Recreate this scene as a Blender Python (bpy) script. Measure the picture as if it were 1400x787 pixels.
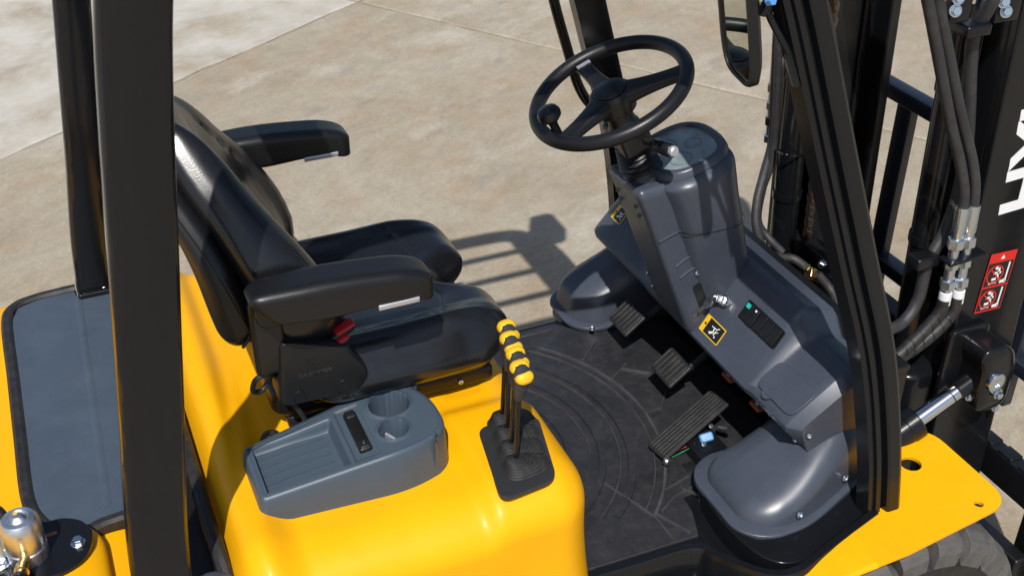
import bpy, math, random
import numpy as np
from mathutils import Vector, Matrix
random.seed(7); rng = np.random.default_rng(7)
R = math.radians
scene = bpy.context.scene
for o in list(bpy.data.objects): bpy.data.objects.remove(o)

# ------------------------------------------------------------------ camera
F_PX = 1584.0
PITCH, YAW = R(33.1), R(23.3)
FW = np.array([math.sin(YAW)*math.cos(PITCH), math.cos(YAW)*math.cos(PITCH), -math.sin(PITCH)])
RT = np.array([math.cos(YAW), -math.sin(YAW), 0.0])
UP = np.cross(RT, FW)
CAM = np.array([-1.07406, -1.97851, 2.39389])
cd = bpy.data.cameras.new('camera'); cam = bpy.data.objects.new('camera', cd)
scene.collection.objects.link(cam)
cd.sensor_width = 36; cd.lens = F_PX/1400*36; cd.clip_end = 500; cd.clip_start = .05
M = Matrix.Identity(4)
for i in range(3):
    M[i][0] = RT[i]; M[i][1] = UP[i]; M[i][2] = -FW[i]; M[i][3] = CAM[i]
cam.matrix_world = M
cd.dof.use_dof = True; cd.dof.focus_distance = 2.45; cd.dof.aperture_fstop = 9.0
scene.camera = cam

# ------------------------------------------------------------------ sky and sun
SUN_DIR = Vector((.32, .645, -1.0)).normalized()          # the way the light travels
SUN_EL = math.asin(-SUN_DIR.z); SUN_ROT = math.atan2(-SUN_DIR.x, -SUN_DIR.y) % (2*math.pi)
world = bpy.data.worlds.new('World'); scene.world = world; world.use_nodes = True
wn = world.node_tree.nodes; wl = world.node_tree.links
sky = wn.new('ShaderNodeTexSky'); sky.sky_type = 'NISHITA'; sky.sun_disc = False
sky.sun_elevation = SUN_EL; sky.sun_rotation = SUN_ROT; sky.air_density = 1.0; sky.dust_density = 1.2
wl.new(sky.outputs[0], wn['Background'].inputs['Color'])
wn['Background'].inputs['Strength'].default_value = 0.10
sd = bpy.data.lights.new('sun', 'SUN'); sun = bpy.data.objects.new('sun', sd)
scene.collection.objects.link(sun)
sd.energy = 4.6; sd.angle = R(0.55); sd.color = (1.0, .965, .92)
sun.rotation_euler = SUN_DIR.to_track_quat('-Z', 'Y').to_euler(); sun.location = (-3, -6, 9)
vs = scene.view_settings
vs.view_transform = 'Standard'; vs.look = 'None'; vs.exposure = 0.0; vs.gamma = 1.0
try: vs.use_curve_mapping = False
except Exception: pass

# ------------------------------------------------------------------ helpers
def at(px, py, axis, val):
    """point of the place that the photograph's pixel shows, on a plane of known x, y or z"""
    r = FW + RT*(px-700)/F_PX - UP*(py-393.5)/F_PX
    a = 'xyz'.index(axis); t = (val-CAM[a])/r[a]
    return CAM + r*t
def ss(a, b, x):
    t = np.clip((x-a)/(b-a), 0, 1); return t*t*(3-2*t)
def lerp(a, b, t): return a+(b-a)*t

MATS = {}
def mat(name, col, rough=.5, metal=0., coat=0., bump=None, var=0., varscale=8., rvar=0., spec=.5, coat_rough=.08, dust=0., dscale=30.):
    m = bpy.data.materials.new(name); m.use_nodes = True
    nt = m.node_tree; n = nt.nodes; l = nt.links; b = n['Principled BSDF']
    b.inputs['Base Color'].default_value = (*col, 1); b.inputs['Roughness'].default_value = rough
    b.inputs['Metallic'].default_value = metal; b.inputs['Coat Weight'].default_value = coat
    b.inputs['Coat Roughness'].default_value = coat_rough; b.inputs['Specular IOR Level'].default_value = spec
    tc = n.new('ShaderNodeTexCoord')
    if var > 0 or rvar > 0:
        nz = n.new('ShaderNodeTexNoise'); nz.inputs['Scale'].default_value = varscale; nz.inputs['Detail'].default_value = 6
        nz.inputs['Roughness'].default_value = .62
        l.new(tc.outputs['Object'], nz.inputs['Vector'])
        if var > 0:
            mr = n.new('ShaderNodeMapRange'); mr.inputs[1].default_value = .3; mr.inputs[2].default_value = .7
            mr.inputs[3].default_value = 1-var; mr.inputs[4].default_value = 1+var
            l.new(nz.outputs[0], mr.inputs[0])
            mx = n.new('ShaderNodeVectorMath'); mx.operation = 'SCALE'; mx.inputs[0].default_value = col
            l.new(mr.outputs[0], mx.inputs['Scale']); l.new(mx.outputs[0], b.inputs['Base Color'])
        if rvar > 0:
            mr2 = n.new('ShaderNodeMapRange'); mr2.inputs[1].default_value = .3; mr2.inputs[2].default_value = .7
            mr2.inputs[3].default_value = max(.02, rough-rvar); mr2.inputs[4].default_value = min(1, rough+rvar)
            l.new(nz.outputs[0], mr2.inputs[0]); l.new(mr2.outputs[0], b.inputs['Roughness'])
    if dust > 0:
        dn = n.new('ShaderNodeTexNoise'); dn.inputs['Scale'].default_value = dscale; dn.inputs['Detail'].default_value = 9
        dn.inputs['Roughness'].default_value = .74; dn.inputs['Distortion'].default_value = .4
        l.new(tc.outputs['Object'], dn.inputs['Vector'])
        dr = n.new('ShaderNodeMapRange'); dr.inputs[1].default_value = .46; dr.inputs[2].default_value = .74
        dr.inputs[3].default_value = 0; dr.inputs[4].default_value = dust
        l.new(dn.outputs[0], dr.inputs[0])
        dm = n.new('ShaderNodeMix'); dm.data_type = 'RGBA'; dm.inputs[7].default_value = (.30, .25, .19, 1)
        l.new(dr.outputs[0], dm.inputs[0])
        src = b.inputs['Base Color'].links[0].from_socket if b.inputs['Base Color'].links else None
        if src: l.new(src, dm.inputs[6])
        else: dm.inputs[6].default_value = (*col, 1)
        l.new(dm.outputs[2], b.inputs['Base Color'])
    if bump:
        bz = n.new('ShaderNodeTexNoise'); bz.inputs['Scale'].default_value = bump[0]; bz.inputs['Detail'].default_value = 3
        l.new(tc.outputs['Object'], bz.inputs['Vector'])
        bp = n.new('ShaderNodeBump'); bp.inputs['Strength'].default_value = bump[1]; bp.inputs['Distance'].default_value = bump[2] if len(bump) > 2 else .001
        l.new(bz.outputs[0], bp.inputs['Height']); l.new(bp.outputs[0], b.inputs['Normal'])
    MATS[name] = m; return m

YEL = mat('yellow_paint', (.85, .402, .0010), .46, coat=.10, dust=.03, dscale=70, bump=(110, .06, .0009), var=.04, varscale=7, coat_rough=.25, spec=.22, rvar=.06)
BLK = mat('black_paint', (.0062, .0070, .0086), .22, coat=.2, bump=(90, .04, .0006), rvar=.06, varscale=9, spec=.30)
BLKM = mat('black_paint_satin', (.010, .0102, .011), .42, bump=(420, .08, .0006), rvar=.08, varscale=10)
STEELB = mat('black_steel', (.006, .0066, .0078), .38, bump=(120, .06, .0008), rvar=.1, varscale=16)
PLA = mat('black_plastic', (.0078, .008, .0092), .39, bump=(420, .28, .0008), rvar=.06, spec=.42)
PLA2 = mat('black_plastic_smooth', (.0075, .0076, .0085), .34, bump=(300, .08, .0005), rvar=.06)
LEA = mat('black_leather', (.0085, .0087, .0102), .26, bump=(330, .14, .0008), rvar=.05, varscale=20, spec=.58)
CLO = mat('seat_cloth', (.016, .0155, .0165), .62, bump=(900, .35, .0006))
GRY = mat('grey_plastic', (.050, .060, .081), .34, dust=.03, dscale=60, bump=(620, .30, .0006), var=.08, rvar=.06, varscale=11)
TRAY = mat('tray_plastic', (.054, .077, .103), .42, dust=.03, dscale=60, bump=(800, .25, .0005), var=.06)
PANEL = mat('panel_plastic', (.055, .075, .102), .42, dust=.04, dscale=50, bump=(600, .3, .0006), var=.1, rvar=.08, varscale=10)
RUB = mat('rubber', (.0125, .0125, .0135), .55, dust=.10, dscale=40, bump=(260, .25, .0008), var=.2, varscale=9)
MATR2 = mat('mat_rubber_glint', (.052, .052, .056), .40, bump=(180, .2, .0008), var=.4, varscale=14)  # lighter rubber: sun glint on the thin mat ridges put into the colour
MATR = mat('mat_rubber', (.022, .0225, .026), .38, dust=.07, dscale=40, bump=(180, .25, .0008), var=.2, varscale=9, rvar=.08)
HOSE = mat('hose_rubber', (.026, .026, .029), .56, dust=.10, dscale=40, bump=(500, .3, .0006), var=.2)
STL = mat('steel', (.62, .63, .65), .28, metal=1, bump=(200, .1, .0005), rvar=.08, varscale=30)
CHR = mat('chrome', (.72, .73, .75), .10, metal=1)
ZNC = mat('zinc', (.62, .68, .74), .26, metal=1, bump=(220, .15, .0005), rvar=.1, varscale=40)
BRS = mat('brass', (.72, .50, .20), .28, metal=1, rvar=.1, varscale=40)
ALU = mat('aluminium', (.74, .75, .78), .36, metal=1, bump=(300, .15, .0005), rvar=.1, varscale=30)
TRIM = mat('silver_trim', (.55, .57, .62), .4, metal=.6)
TYR = mat('tyre_rubber', (.075, .073, .070), .70, dust=.22, dscale=30, bump=(110, .5, .002), var=.3, varscale=12)
RED = mat('red_plastic', (.42, .012, .012), .35)
REDL = mat('red_print', (.62, .02, .015), .4)
WHT = mat('white_print', (.80, .80, .80), .45)
YPR = mat('yellow_print', (.80, .50, .01), .4)
BPR = mat('black_print', (.012, .012, .012), .35)
BLU = mat('blue_plastic', (.10, .28, .62), .4)
BLUW = mat('pale_blue_print', (.45, .62, .85), .5)
GRN = mat('green_print', (.02, .30, .10), .4)
TEAL = mat('teal_print', (.02, .45, .38), .4)
ORA = mat('orange_bracket', (.30, .09, .03), .5, var=.2)
KNY = mat('lever_yellow', (.78, .46, .012), .45, bump=(1500, .5, .0006))
GLS = mat('cluster_lens', (.19, .235, .235), .09, coat=.5, var=.35, varscale=30)
MIR = mat('mirror_glass', (.66, .70, .64), .015, metal=1)
CHN = mat('chain_steel', (.16, .13, .10), .35, metal=.9, rvar=.1, varscale=50)
WTAPE = mat('white_tape', (.72, .72, .74), .5)
ORW = mat('red_wire', (.5, .05, .08), .5)

def grid_plate_mat():
    m = bpy.data.materials.new('textured_plate'); m.use_nodes = True
    nt = m.node_tree; n = nt.nodes; l = nt.links; b = n['Principled BSDF']
    b.inputs['Base Color'].default_value = (.022, .023, .025, 1); b.inputs['Roughness'].default_value = .5
    tc = n.new('ShaderNodeTexCoord'); mp = n.new('ShaderNodeMapping'); mp.inputs['Rotation'].default_value = (0, 0, R(45))
    ck = n.new('ShaderNodeTexVoronoi'); ck.inputs['Scale'].default_value = 260; ck.inputs['Randomness'].default_value = 0
    l.new(tc.outputs['Object'], mp.inputs[0]); l.new(mp.outputs[0], ck.inputs['Vector'])
    bp = n.new('ShaderNodeBump'); bp.inputs['Strength'].default_value = .9; bp.inputs['Distance'].default_value = .0015; bp.invert = True
    l.new(ck.outputs['Distance'], bp.inputs['Height']); l.new(bp.outputs[0], b.inputs['Normal'])
    return m
PLATE = grid_plate_mat()

def concrete_mat():
    m = bpy.data.materials.new('concrete'); m.use_nodes = True
    nt = m.node_tree; n = nt.nodes; l = nt.links; b = n['Principled BSDF']
    tc = n.new('ShaderNodeTexCoord')
    def noise(sc, det, ro, dist=0, off=(0, 0, 0), stretch=(1, 1, 1), rot=0):
        mp = n.new('ShaderNodeMapping'); mp.inputs['Location'].default_value = off; mp.inputs['Scale'].default_value = stretch
        mp.inputs['Rotation'].default_value = (0, 0, rot)
        l.new(tc.outputs['Object'], mp.inputs[0])
        z = n.new('ShaderNodeTexNoise'); z.inputs['Scale'].default_value = sc; z.inputs['Detail'].default_value = det
        z.inputs['Roughness'].default_value = ro; z.inputs['Distortion'].default_value = dist
        l.new(mp.outputs[0], z.inputs['Vector']); return z.outputs[0]
    def ramp(src, stops):
        r = n.new('ShaderNodeValToRGB'); cr = r.color_ramp
        while len(cr.elements) < len(stops): cr.elements.new(.5)
        for e, (p, c) in zip(cr.elements, stops): e.position = p; e.color = (*c, 1) if len(c) == 3 else c
        l.new(src, r.inputs[0]); return r.outputs[0]
    def mix(fac, a, bb, mode='MIX', f=None):
        x = n.new('ShaderNodeMix'); x.data_type = 'RGBA'; x.blend_type = mode
        if fac is not None: l.new(fac, x.inputs[0])
        else: x.inputs[0].default_value = f
        for i, s in ((6, a), (7, bb)):
            if isinstance(s, tuple): x.inputs[i].default_value = (*s, 1)
            else: l.new(s, x.inputs[i])
        return x.outputs[2]
    base = ramp(noise(1.5, 9, .62, .15), [(.28, (.285, .240, .172)), (.48, (.342, .295, .220)), (.72, (.385, .342, .268))])
    rust = ramp(noise(2.2, 8, .64, .3, (4, 2, 0), (1, 1.5, 1), .5), [(.46, (0, 0, 0)), (.78, (.7, .7, .7))])
    c = mix(rust, base, (.32, .218, .130))
    pale = ramp(noise(.9, 9, .66, .3, (7.3, 3.1, 0), (1, 1.7, 1), .58), [(.53, (0, 0, 0)), (.70, (.75, .75, .75))])
    c = mix(pale, c, (.48, .45, .385))
    grey = ramp(noise(4.2, 8, .7, .5, (1, 9, 0), (.7, 1.6, 1), .58), [(.55, (0, 0, 0)), (.78, (.75, .75, .75))])
    c = mix(grey, c, (.215, .205, .20))
    fine = ramp(noise(46, 9, .8), [(.3, (.74, .74, .73)), (.7, (1.22, 1.22, 1.22))])
    c = mix(None, c, fine, 'MULTIPLY', .8)
    spk = ramp(noise(150, 4, .7, 0, (3, 3, 0)), [(.30, (1.22, 1.21, 1.18)), (.48, (1, 1, 1)), (.60, (.90, .89, .87)), (.72, (.50, .46, .41))])
    c = mix(None, c, spk, 'MULTIPLY', .85)
    pit = ramp(noise(19, 5, .6, 0, (8, 1, 0)), [(.70, (1, 1, 1)), (.76, (.55, .50, .45))])
    c = mix(None, c, pit, 'MULTIPLY', .7)
    mott = ramp(noise(9, 6, .6, .2, (5, 1, 0), (1, 1.5, 1), .5), [(.34, (.80, .78, .75)), (.52, (1, 1, 1)), (.70, (1.16, 1.15, 1.13))])
    c = mix(None, c, mott, 'MULTIPLY', .45)
    scuff = ramp(noise(7, 9, .72, .4, (11, 4, 0), (.35, 3.2, 1), .62), [(.60, (1, 1, 1)), (.74, (.66, .63, .60))])
    c = mix(None, c, scuff, 'MULTIPLY', .5)
    l.new(c, b.inputs['Base Color'])
    b.inputs['Roughness'].default_value = .82
    bp = n.new('ShaderNodeBump'); bp.inputs['Strength'].default_value = .35; bp.inputs['Distance'].default_value = .006
    l.new(noise(55, 10, .75), bp.inputs['Height']); l.new(bp.outputs[0], b.inputs['Normal'])
    return m, n, l, b, c, tc, noise, ramp, mix
CONC = concrete_mat()[0]
def pale_concrete():
    m, n, l, b, c, tc, noise, ramp, mix = concrete_mat(); m.name = 'pale_concrete'
    f = ramp(noise(1.6, 9, .68, .3, (2, 5, 0), (1, 1.3, 1), .58), [(.36, (.10, .10, .10)), (.60, (.95, .95, .95))])
    c2 = mix(f, c, (.50, .475, .42)); l.new(c2, b.inputs['Base Color']); return m
CONCP = pale_concrete()

def obj(name, verts, faces, m, parent=None, smooth=True, sharp=35, bevel=None, bseg=2, sub=0, label=None, mw=None, mesh=None):
    if mesh is None:
        mesh = bpy.data.meshes.new(name)
        mesh.from_pydata([tuple(map(float, v)) for v in verts], [], [tuple(int(i) for i in f) for f in faces])
        mesh.validate()
        if smooth:
            mesh.shade_smooth()
            if sharp and not bevel: mesh.set_sharp_from_angle(angle=R(sharp))
        if m: mesh.materials.append(m)
    o = bpy.data.objects.new(name, mesh); scene.collection.objects.link(o)
    if mw is not None: o.matrix_basis = mw
    if parent is not None:
        o.parent = parent
        o.matrix_parent_inverse = parent.matrix_basis.inverted()
    if bevel:
        md = o.modifiers.new('bevel', 'BEVEL'); md.width = bevel; md.segments = bseg; md.limit_method = 'ANGLE'
        md.angle_limit = R(32); md.harden_normals = True
    if sub:
        md = o.modifiers.new('sub', 'SUBSURF'); md.levels = sub; md.render_levels = sub
    if label: o['label'] = label
    return o
def joinm(*parts):
    V = []; Fc = []
    for v, f in parts:
        k = len(V); V.extend([tuple(p) for p in v]); Fc.extend([tuple(i+k for i in q) for q in f])
    return V, Fc
def xf(M, vf):
    return [tuple(M @ Vector(p)) for p in vf[0]], vf[1]
def frame(o, z, x=None):
    z = Vector(z).normalized(); x = Vector(x) if x is not None else (Vector((1, 0, 0)) if abs(z.x) < .9 else Vector((0, 1, 0)))
    x = (x - z*x.dot(z)).normalized(); y = z.cross(x)
    M = Matrix.Identity(4)
    for i in range(3): M[i][0] = x[i]; M[i][1] = y[i]; M[i][2] = z[i]; M[i][3] = o[i]
    return M
def box(lo, hi):
    a, b, c = lo; d, e, f = hi
    return [(a, b, c), (d, b, c), (d, e, c), (a, e, c), (a, b, f), (d, b, f), (d, e, f), (a, e, f)], \
        [(0, 3, 2, 1), (4, 5, 6, 7), (0, 1, 5, 4), (1, 2, 6, 5), (2, 3, 7, 6), (3, 0, 4, 7)]
def rbox(lo, hi, r, m=(6, 6, 6), n=4):
    lo = np.array(lo, float); hi = np.array(hi, float); r = np.array(r if hasattr(r, '__len__') else (r, r, r), float)
    r = np.minimum(r, (hi-lo)/2*.999)
    A = []
    for a in range(3):
        il, ih = lo[a]+r[a], hi[a]-r[a]
        t = np.tan(np.linspace(0, math.pi/4, n+1))[1:]*r[a]
        A.append(np.concatenate([il-t[::-1], np.linspace(il, ih, m[a]+1), ih+t]))
    N = [len(a) for a in A]; ids = {}; V = []; Fc = []
    def vid(i, j, k):
        key = (i, j, k)
        if key not in ids:
            ids[key] = len(V); V.append((A[0][i], A[1][j], A[2][k]))
        return ids[key]
    for k, flip in ((0, True), (N[2]-1, False)):
        for i in range(N[0]-1):
            for j in range(N[1]-1):
                q = [vid(i, j, k), vid(i+1, j, k), vid(i+1, j+1, k), vid(i, j+1, k)]; Fc.append(q[::-1] if flip else q)
    for j, flip in ((0, False), (N[1]-1, True)):
        for i in range(N[0]-1):
            for k in range(N[2]-1):
                q = [vid(i, j, k), vid(i+1, j, k), vid(i+1, j, k+1), vid(i, j, k+1)]; Fc.append(q[::-1] if flip else q)
    for i, flip in ((0, True), (N[0]-1, False)):
        for j in range(N[1]-1):
            for k in range(N[2]-1):
                q = [vid(i, j, k), vid(i, j+1, k), vid(i, j+1, k+1), vid(i, j, k+1)]; Fc.append(q[::-1] if flip else q)
    P = np.array(V); c = np.clip(P, lo+r, hi-r); d = (P-c)/r
    d /= np.maximum(np.linalg.norm(d, axis=1, keepdims=True), 1e-9)
    return c+d*r, Fc
def cyl(r, h, n=24, r2=None, z0=0, chamf=0):
    r2 = r if r2 is None else r2
    prof = [(0, z0), (r-chamf, z0), (r, z0+chamf), (r2, z0+h-chamf), (r2-chamf, z0+h), (0, z0+h)] if chamf else [(0, z0), (r, z0), (r2, z0+h), (0, z0+h)]
    return lathe(prof, n)
def lathe(prof, n=32):
    V = []; Fc = []; rows = []
    for (r, z) in prof:
        if r < 1e-7: rows.append([len(V)]); V.append((0, 0, z))
        else:
            rows.append(list(range(len(V), len(V)+n)))
            V += [(r*math.cos(2*math.pi*i/n), r*math.sin(2*math.pi*i/n), z) for i in range(n)]
    for a, b in zip(rows, rows[1:]):
        for i in range(n):
            j = (i+1) % n
            if len(a) == 1 and len(b) == 1: continue
            if len(a) == 1: Fc.append((a[0], b[j], b[i]))
            elif len(b) == 1: Fc.append((a[i], a[j], b[0]))
            else: Fc.append((a[i], a[j], b[j], b[i]))
    return V, Fc
def loft(rings, cap=True):
    n = len(rings[0]); V = [tuple(p) for r in rings for p in r]; Fc = []
    for k in range(len(rings)-1):
        for i in range(n):
            j = (i+1) % n; Fc.append((k*n+i, k*n+j, (k+1)*n+j, (k+1)*n+i))
    if cap: Fc.append(tuple(range(n))[::-1]); Fc.append(tuple(range((len(rings)-1)*n, len(rings)*n)))
    return V, Fc
def spline(pts, per=8):
    P = np.array(pts, float)
    if len(P) < 3: return np.array([lerp(P[0], P[1], t) for t in np.linspace(0, 1, per+1)])
    Q = np.vstack([2*P[0]-P[1], P, 2*P[-1]-P[-2]]); out = []
    for i in range(1, len(Q)-2):
        p0, p1, p2, p3 = Q[i-1:i+3]
        for t in np.linspace(0, 1, per, endpoint=False):
            out.append(.5*((2*p1)+(-p0+p2)*t+(2*p0-5*p1+4*p2-p3)*t*t+(-p0+3*p1-3*p2+p3)*t**3))
    out.append(P[-1]); return np.array(out)
def sweep(path, prof, up=None, cap=True, closed=False, scale=None):
    """prof: 2-D outline; path: points. prof x -> side, prof y -> up-ish"""
    P = np.array(path, float); n = len(P); T = np.gradient(P, axis=0) if not closed else np.roll(P, -1, 0)-np.roll(P, 1, 0)
    T /= np.linalg.norm(T, axis=1, keepdims=True)
    u = np.array(up if up is not None else (0, 0, 1), float)
    if abs(u@T[0]) > .95 and up is None: u = np.array((1., 0, 0))
    rings = []
    for i in range(n):
        s = np.cross(T[i], u); s /= np.linalg.norm(s); v = np.cross(s, T[i])
        if up is None: u = v
        k = 1 if scale is None else scale[i]
        rings.append([P[i]+k*(s*a+v*b) for a, b in prof])
    if closed:
        rings.append(rings[0]); V, Fc = loft(rings, False); return V, Fc
    return loft(rings, cap)
def circ(r, n=12): return [(r*math.cos(2*math.pi*i/n), r*math.sin(2*math.pi*i/n)) for i in range(n)]
def tube(pts, r, n=12, per=8, smooth=True): return sweep(spline(pts, per) if smooth else pts, circ(r, n))
def rrect(w, h, r, k=5):
    out = []
    for cx, cy, a0 in ((w/2-r, h/2-r, 0), (-w/2+r, h/2-r, 90), (-w/2+r, -h/2+r, 180), (w/2-r, -h/2+r, 270)):
        for i in range(k+1):
            a = R(a0+90*i/k); out.append((cx+r*math.cos(a), cy+r*math.sin(a)))
    return out
def prism(poly, z0, z1):
    n = len(poly); V = [(x, y, z0) for x, y in poly]+[(x, y, z1) for x, y in poly]
    Fc = [tuple(range(n))[::-1], tuple(range(n, 2*n))]+[(i, (i+1) % n, n+(i+1) % n, n+i) for i in range(n)]
    return V, Fc
def empty(name, loc, parent=None):
    o = bpy.data.objects.new(name, None); scene.collection.objects.link(o); o.empty_display_size = .1
    o.matrix_basis = Matrix.Translation(loc)
    if parent: o.parent = parent; o.matrix_parent_inverse = parent.matrix_basis.inverted()
    return o
def text(name, s, size, M, m, parent, extrude=.0008, bold=0., sx=1., align='LEFT', space=1.):
    cu = bpy.data.curves.new(name, 'FONT'); cu.body = s; cu.size = size; cu.extrude = extrude; cu.offset = bold
    cu.align_x = align; cu.space_character = space; cu.resolution_u = 4
    t = bpy.data.objects.new('tmp', cu); scene.collection.objects.link(t)
    dg = bpy.context.evaluated_depsgraph_get(); me = bpy.data.meshes.new_from_object(t.evaluated_get(dg))
    bpy.data.objects.remove(t); me.name = name
    me.materials.clear(); me.materials.append(m)
    return obj(name, None, None, None, parent, mesh=me, mw=M @ Matrix.Diagonal((sx, 1, 1, 1)))

# shared small hardware
_bolt = joinm(cyl(.62, .12, 20, chamf=.03), xf(Matrix.Translation((0, 0, .12)), cyl(.46, .42, 6, chamf=.05)))
BOLT = obj('hex_bolt', *_bolt, ZNC, sharp=30).data
bpy.data.objects.remove(bpy.data.objects['hex_bolt'])
def bolt(p, n, size, parent, m=None, name='bolt'):
    return obj(name, None, None, None, parent, mesh=BOLT, mw=frame(p, n) @ Matrix.Scale(size, 4))
_cap = lathe([(0, 0), (.5, 0), (.52, .1), (.45, .3), (.3, .38), (.22, .36), (.2, .2), (0, .2)], 18)
SCREW = obj('cap_screw', *_cap, ZNC, sharp=30).data
bpy.data.objects.remove(bpy.data.objects['cap_screw'])
def screw(p, n, size, parent, name='screw'):
    return obj(name, None, None, None, parent, mesh=SCREW, mw=frame(p, n) @ Matrix.Scale(size, 4))

GZ = -.06          # ground level
# ------------------------------------------------------------------ ground: concrete slabs with recessed joints
ground = empty('ground', (0, 0, GZ)); ground['kind'] = 'structure'
ground['label'] = 'sunlit tan concrete yard with joints between its slabs'
obj('ground_base', *box((-60, -60, GZ-.5), (60, 60, GZ-.012)), CONC, ground, smooth=False)
def slab(cx, cy, w, h, m):
    # slab frame: u along the first joint, v across it
    nx = 26; V = []; Fc = []
    # edges slightly ragged
    pts = []
    for (ax, ay), (bx, by) in (((0, 0), (w, 0)), ((w, 0), (w, h)), ((w, h), (0, h)), ((0, h), (0, 0))):
        for i in range(nx):
            t = i/nx; x = lerp(ax, bx, t); y = lerp(ay, by, t); j = rng.normal(0, .006, 2) if i else (0, 0)
            pts.append((x+j[0], y+j[1]))
    n = len(pts)
    inn = [(min(max(x, .012), w-.012), min(max(y, .012), h-.012)) for x, y in pts]
    inn = [(lerp(x, w/2, .012/w*2), lerp(y, h/2, .012/h*2)) for x, y in pts]
    V = [(x, y, -.011) for x, y in pts]+[(x, y, -.005) for x, y in pts]+[(x, y, 0) for x, y in inn]
    for k in (0, n):
        Fc += [(k+i, k+(i+1) % n, k+n+(i+1) % n, k+n+i) for i in range(n)]
    Fc.append(tuple(range(2*n, 3*n)))
    a = math.atan2(4.846-3.458, .776+1.347)
    o = obj('concrete_slab', V, Fc, m, ground, smooth=False)
    return o, a
J = at(490, 2, 'z', GZ)                                   # where the joints meet
ja = math.atan2(4.846-3.458, .776+1.347)
for iu in range(-4, 4):
    for iv in range(-4, 4):
        W, H = 4.2, 4.6
        g = .009
        o, a = slab(0, 0, W-g*2, H-g*2, CONCP if (iv >= 0 and iu < 0) else CONC)
        u = Vector((math.cos(ja), math.sin(ja), 0)); v = Vector((-math.sin(ja), math.cos(ja), 0))
        p = Vector((J[0], J[1], GZ)) + u*(iu*W+g) + v*(iv*H+g)
        o.matrix_basis = Matrix.Translation(p) @ Matrix.Rotation(ja, 4, 'Z')

# ------------------------------------------------------------------ the forklift
FL = empty('forklift', (0, 0, GZ))
FL['category'] = 'forklift'
FL['label'] = 'yellow and black counterbalance forklift with black driver seat and open cab'
def part(name, *a, **k): return obj(name, a[0], a[1], a[2], FL, **k)
def group(name, loc): return empty(name, loc, FL)

# --- counterweight
v, f = rbox((-2.05, -.59, .12), (-1.045, .585, .9), (.16, .12, .07), (20, 20, 6), 5)
cw = part('counterweight', v, f, YEL)
v, f = rbox((-2.02, -.52, .895), (-1.285, -.30, .985), (.05, .05, .04), (8, 6, 2), 4)
# raised lug that carries the gas equipment bracket
v, f = rbox((-1.62, -.57, .84), (-1.152, -.292, .943), (.07, .08, .03), (10, 8, 2), 5)
obj('equipment_boss', v, f, YEL, cw)
# chassis under everything
part('chassis', *box((-1.1, -.5, .1), (.62, .5, .5)), STEELB, bevel=.02)
# --- radiator cover
pn = [(-1.262, -.19), (-1.262, .425), (-1.245, .478), (-1.2, .497), (-1.14, .503), (-1.118, .506), (-1.112, .47), (-1.04, .47), (-1.035, .2), (-1.03, -.26), (-1.05, -.292), (-1.10, -.297), (-1.15, -.302), (-1.19, -.315), (-1.215, -.305), (-1.243, -.262)]
def smooth_poly(P, per=4):
    Q = np.array(P+[P[0]]); return [tuple(p) for p in spline(np.vstack([Q]), per)[:-1]]
pan = part('radiator_cover', *prism(pn, .86, .913), PANEL, bevel=.004)
edge = spline([(*p, .909) for p in [(-1.03, -.30), (-1.06, -.298), (-1.10, -.303), (-1.15, -.308), (-1.19, -.321), (-1.218, -.311), (-1.25, -.265), (-1.269, -.19), (-1.27, 0), (-1.27, .2), (-1.27, .425), (-1.25, .484), (-1.202, .504), (-1.14, .51), (-1.114, .511)]], 6)
obj('edge_seal', *sweep(edge, [(-.012, -.012), (.012, -.012), (.012, .006), (.006, .012), (-.006, .012), (-.012, .006)]), RUB, pan)
# shallow fold across the cover
ring = [(-.010, 0), (.010, 0), (.004, .0022), (-.004, .0022)]
obj('fold', *sweep([(-1.113, .47, .9125), (-1.124, .1, .9125), (-1.137, -.27, .9125)], ring), PANEL, pan)
obj('rear_vent', *box((-1.05, -.5, .72), (-.9, .5, .84)), PLA, pan)
obj('mount_plate', *box((-1.112, .455, .86), (-1.035, .54, .925)), BLK, pan, bevel=.006)
bolt((-1.052, .475, .925), (0, 0, 1), .014, pan)
# filler neck in the gap
obj('filler_neck', *xf(Matrix.Translation((-1.0, -.50, .80)), lathe([(0, 0), (.045, 0), (.05, .05), (.043, .07), (.03, .078), (0, .08)], 24)), GRY, pan)

# --- engine hood: one pressed panel
v, f = rbox((-.965, -.575, .30), (-.281, .56, .9), (.085, .115, .085), (56, 64, 10), 8)
x, y, z = v.T
top = ss(.70, .86, z)
dz = .034*ss(-.83, -.91, x)*(1-ss(.0, .55, np.abs(y)-.1)*.0)
dz -= .03*ss(-.93, -.965, x)
dz += .022*ss(-.515, -.475, x)*ss(-.235, -.285, y)                    # raised lever console
dz += .010*ss(.2, .05, np.abs(y))*ss(-.8, -.75, x)*ss(-.30, -.36, x)   # seat deck
# pressed oval in front of the seat
e = np.hypot((x+.415)/.05, (y+.17)/.035); dz -= .005*ss(1.05, .85, e)
# groove running along the raised rear
dz -= .009*np.exp(-((x+.885+.10*(ss(.15, -.4, y)-.5)*.4)/.016)**2)*ss(-.5, -.3, y)
v[:, 2] += dz*top
low = ss(.8, .45, z)
v[:, 1] -= .02*low*(y < 0); v[:, 0] += .022*low*ss(-.5, -.3, x)
hood = part('engine_hood', v, f, YEL, sharp=60)
path = spline([(-.968, .5, .89), (-.972, .2, .885), (-.975, 0, .885), (-.975, -.3, .885), (-.972, -.42, .875), (-.965, -.52, .82), (-.955, -.575, .74), (-.95, -.59, .62)], 6)
part('hood_seal', *sweep(path, circ(.014, 10)), RUB)

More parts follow.
